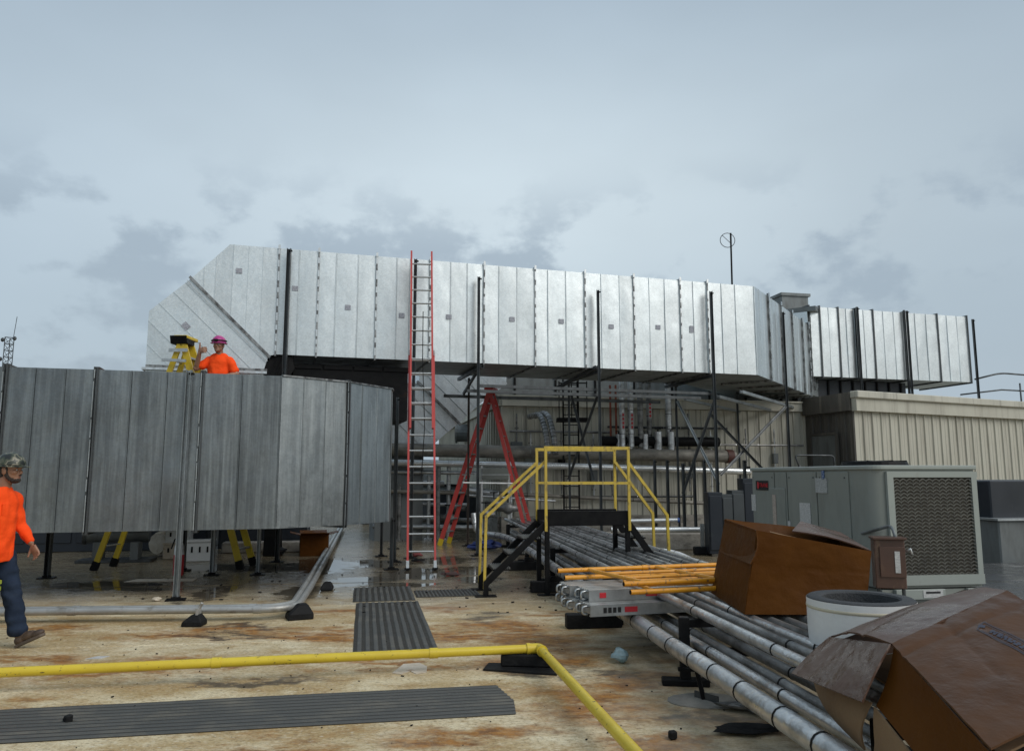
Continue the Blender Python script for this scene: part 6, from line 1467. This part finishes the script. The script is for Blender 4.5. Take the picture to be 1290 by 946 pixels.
def hat(par, F_, c, mat, tilt, full_brim):
    c = Vector(c); Mx = Matrix.Rotation(tilt, 3, 'Y'); m_ = MB(); prof = []
    for i in range(11):
        a = math.pi/2*i/10; prof.append((math.cos(a), math.sin(a)))
    n = 36; vs_ = []; fs = []
    for r_, z in prof:
        for k in range(n):
            a = 2*math.pi*k/n; rid = 1 + .025*max(0, math.cos(a*2))*(z > .3)
            vs_.append(c + Mx @ Vector((.134*r_*math.cos(a)*rid, .112*r_*math.sin(a), .118*z*rid)))
    for j in range(10):
        for k in range(n): fs.append((j*n+k, j*n+(k+1) % n, (j+1)*n+(k+1) % n, (j+1)*n+k))
    m_.add(vs_, fs); m_.v = [F_.p(*v) for v in m_.v]; sh = m_.build('hard_hat', mat, par, smooth=True)
    b_ = MB(); vs_ = []
    for k in range(n):
        a = 2*math.pi*k/n; ext = (.022 if full_brim else .005 + .042*max(0, math.cos(a))**2)
        for z, e in ((-.004, 0), (-.012, ext), (-.02, ext), (-.012, -.006)): vs_.append(c + Mx @ Vector(((.134 + e)*math.cos(a), (.112 + e)*math.sin(a), z)))
    fs = []
    for k in range(n):
        for j in range(4): fs.append((k*4+j, ((k+1) % n)*4+j, ((k+1) % n)*4+(j+1) % 4, k*4+(j+1) % 4))
    b_.add(vs_, fs); b_.v = [F_.p(*v) for v in b_.v]; b_.build('brim', mat, sh, smooth=True, auto=40); return sh, Mx

# --- worker walking in from the left edge
W1 = Fr((-4.87, 7.32, 0), 0)
w1 = thing('person', 'worker in orange long-sleeve shirt, jeans and camouflage hard hat walking with a bucket', 'person', (-4.87, 7.32, 0))
hc = (.085, 0, 1.655)
bm = MB(); head(bm, hc); limb(bm, [(.02, 0, 1.42), (.06, 0, 1.58)], [.064, .056])
bm.ell((0, 0, 1.22), (.10, .16, .28)); bm.ell((0, 0, .95), (.10, .15, .14))
limb(bm, [(.02, -.15, 1.37), (-.02, -.25, 1.14), (.06, -.26, .90)], [.05, .042, .028]); limb(bm, [(.03, .15, 1.37), (.07, .245, 1.13), (.205, .22, .955)], [.052, .042, .027])
limb(bm, [(.02, .09, .92), (.13, .09, .50), (.245, .09, .12)], [.075, .055, .04]); limb(bm, [(-.02, -.09, .92), (-.10, -.09, .50), (-.42, -.09, .20)], [.075, .055, .04])
hand(bm, (.215, .218, .935), (.55, 0, -.83), (-.2, -.9, -.1), .55, side=1); hand(bm, (.062, -.262, .885), (.0, 0, -1), (0, .9, .1), 1.15, side=-1)
remesh(bm, 'body', SKIN, w1, .0062, 2, W1)
face_bits(w1, W1, hc, True)
sh = MB(); trunk(sh, [(0, .80, .135, .175), (0, .86, .142, .182), (.005, .98, .142, .178), (.005, 1.10, .142, .18), (.015, 1.24, .142, .192), (.02, 1.34, .132, .198), (.02, 1.42, .105, .185), (.02, 1.475, .078, .13), (.03, 1.50, .068, .082)])
limb(sh, [(.02, -.165, 1.385), (-.03, -.255, 1.13), (.05, -.265, .94)], [.070, .060, .045]); limb(sh, [(.03, .165, 1.385), (.07, .245, 1.12), (.19, .225, .98)], [.072, .060, .046])
so = remesh(sh, 'shirt', ORSH, w1, .011, 10, W1, (.024, 13, 8))
pk = MB(); pk.plate((.135, -.10, 1.24), (.125, -.13, 1.24), (.125, -.13, 1.34), (.135, -.10, 1.34), .012); pk.v = [W1.p(*v) for v in pk.v]; pk.build('pocket', ORSH, so)
je = MB(); je.ell((0, 0, .88), (.125, .165, .12)); limb(je, [(.03, .09, .84), (.14, .09, .49), (.225, .09, .17)], [.105, .088, .082]); limb(je, [(-.03, -.09, .84), (-.11, -.09, .50), (-.40, -.09, .24)], [.105, .085, .075])
jo = remesh(je, 'jeans', DENIM, w1, .012, 8, W1, (.02, 9, 15))
def boot(par, F_, ank, pitch, nm='boot'):
    M = Matrix.Rotation(-pitch, 3, 'Y'); b_ = MB(); a = Vector(ank)
    for x, z, r in ((.0, .03, (.055, .045, .06)), (-.02, -.035, (.058, .043, .045)), (.07, -.03, (.075, .046, .045)), (.15, -.045, (.065, .048, .035))): b_.ell(a + M @ Vector((x, 0, z)), r, M)
    o = remesh(b_, nm, BOOT, par, .008, 3, F_); s_ = MB(); pr = [(-.078, -.02), (-.075, .03), (-.0, .04), (.1, .046), (.19, .04), (.215, 0), (.19, -.04), (.1, -.046), (0, -.04), (-.075, -.03)]
    s_.prism([a + M @ Vector((x, y, -.088)) for x, y in pr], M @ Vector((0, 0, .028))); s_.v = [F_.p(*v) for v in s_.v]; s_.build('sole', SOLE, o, bevel=.006)
boot(w1, W1, (.262, .09, .115), R(24)); boot(w1, W1, (-.44, -.09, .16), R(-28))
hs, Mx = hat(w1, W1, (.085, 0, 1.705), CAMO, R(2), False)
st_ = MB(); st_.tube([(-.05, -.106, 1.70), (-.02, -.113, 1.695), (.02, -.114, 1.69), (.05, -.108, 1.69)], [.012, .014, .013, .008], 8); st_.v = [W1.p(*v) for v in st_.v]; st_.build('hat_suspension', PAPER, hs, smooth=True)
# bucket in his hand
bu = thing('bucket', 'yellow-green plastic bucket with pale label carried by the walking worker', 'bucket', (-4.72, 7.03, .27))
LIME = M_('lime_plastic', (.42, .50, .04), (.36, .44, .04), .4); bc = Vector((-4.775, 7.06, .27))
m_ = MB(); m_.lathe([(.01, 0), (.118, 0), (.128, .30), (.142, .30), (.142, .33), (.132, .33), (.132, .36), (.145, .36), (.145, .385), (.13, .385), (.115, .02), (.01, .02)], bc, 28); m_.build('shell', LIME, bu, smooth=True, auto=40)
m_ = MB(); m_.lathe([(.123, .07), (.1285, .27)], bc, 28); 
m_.v = [Vector((v.x + (v.x - bc.x)*.01, v.y + (v.y - bc.y)*.01, v.z)) for v in m_.v]; m_.build('wrap_label', M_('bucket_label', (.30, .36, .34), (.08, .10, .09), .5, 0, (30, 30, 45), lo=.45, hi=.55), bu, smooth=True)
m_ = MB(); m_.tube([bc + Vector((0, .142*math.cos(a), .345 + .20*math.sin(a))) for a in [math.pi*i/12 for i in range(13)]], .004, 6); m_.build('bail', STRUT, bu)

# --- worker on the yellow ladder, thumb up
W2 = Fr((-5.20, 13.42, 2.16), R(-90), 1.06)
w2 = thing('person', 'worker in orange T-shirt and magenta hard hat giving a thumbs-up behind the grey duct', 'person', (-5.20, 13.42, 2.16))
hc = (.085, 0, 1.635)
bm = MB(); head(bm, hc); limb(bm, [(.02, 0, 1.42), (.06, 0, 1.58)], [.066, .058])
bm.ell((0, 0, 1.22), (.11, .17, .28)); bm.ell((0, 0, .95), (.11, .16, .14))
limb(bm, [(.02, -.15, 1.37), (.14, -.335, 1.24), (.24, -.25, 1.48)], [.052, .050, .031]); limb(bm, [(.03, .15, 1.37), (.05, .30, 1.15), (.26, .13, 1.08)], [.056, .050, .031])
limb(bm, [(.02, .09, .92), (.04, .10, .50), (.0, .10, .10)], [.08, .058, .04]); limb(bm, [(.02, -.09, .92), (.05, -.10, .50), (.0, -.10, .10)], [.08, .058, .04])
hand(bm, (.235, -.275, 1.515), (.35, .9, .12), (-.9, .35, 0), 1.25, thumb_up=True, side=1, s=1.25); hand(bm, (.27, .12, 1.075), (.75, -.6, -.1), (0, 0, -1), .7, side=-1)
remesh(bm, 'body', SKIN, w2, .0065, 2, W2)
face_bits(w2, W2, hc, False)
sh = MB(); trunk(sh, [(0, .80, .14, .18), (.01, .90, .155, .19), (.02, 1.02, .16, .192), (.015, 1.14, .152, .19), (.015, 1.26, .148, .20), (.02, 1.35, .135, .205), (.02, 1.43, .108, .19), (.02, 1.485, .08, .13), (.03, 1.51, .07, .085)])
limb(sh, [(.02, -.17, 1.38), (.10, -.27, 1.29)], [.076, .074]); limb(sh, [(.03, .17, 1.385), (.05, .265, 1.22)], [.076, .076])
so = remesh(sh, 't_shirt', ORSH, w2, .012, 10, W2, (.018, 10, 8))
je = MB(); je.ell((0, 0, .88), (.135, .17, .12)); limb(je, [(.02, .095, .84), (.04, .10, .49), (.0, .10, .10)], [.11, .088, .075]); limb(je, [(.02, -.095, .84), (.05, -.10, .50), (.0, -.10, .10)], [.11, .088, .075])
remesh(je, 'jeans', DENIM, w2, .014, 4, W2)
boot(w2, W2, (.0, .10, .10), 0); boot(w2, W2, (.0, -.10, .10), 0)
hs, Mx = hat(w2, W2, (.08, 0, 1.685), PINK, R(4), True)
lb = MB(); c = Vector((.08, 0, 1.71)); lb.tube([c + Vector((.136*math.cos(a), .114*math.sin(a), -.008*math.cos(a))) for a in [2*math.pi*i/28 for i in range(28)]], .012, 8, closed=True); lb.box(c + Vector((.148, 0, -.01)), (.035, .06, .035)); lb.v = [W2.p(*v) for v in lb.v]; lb.build('head_lamp', BLACK, hs, smooth=True, auto=40)
fuse_all()

for o in bpy.data.objects:
    if '_w' in o: del o['_w']
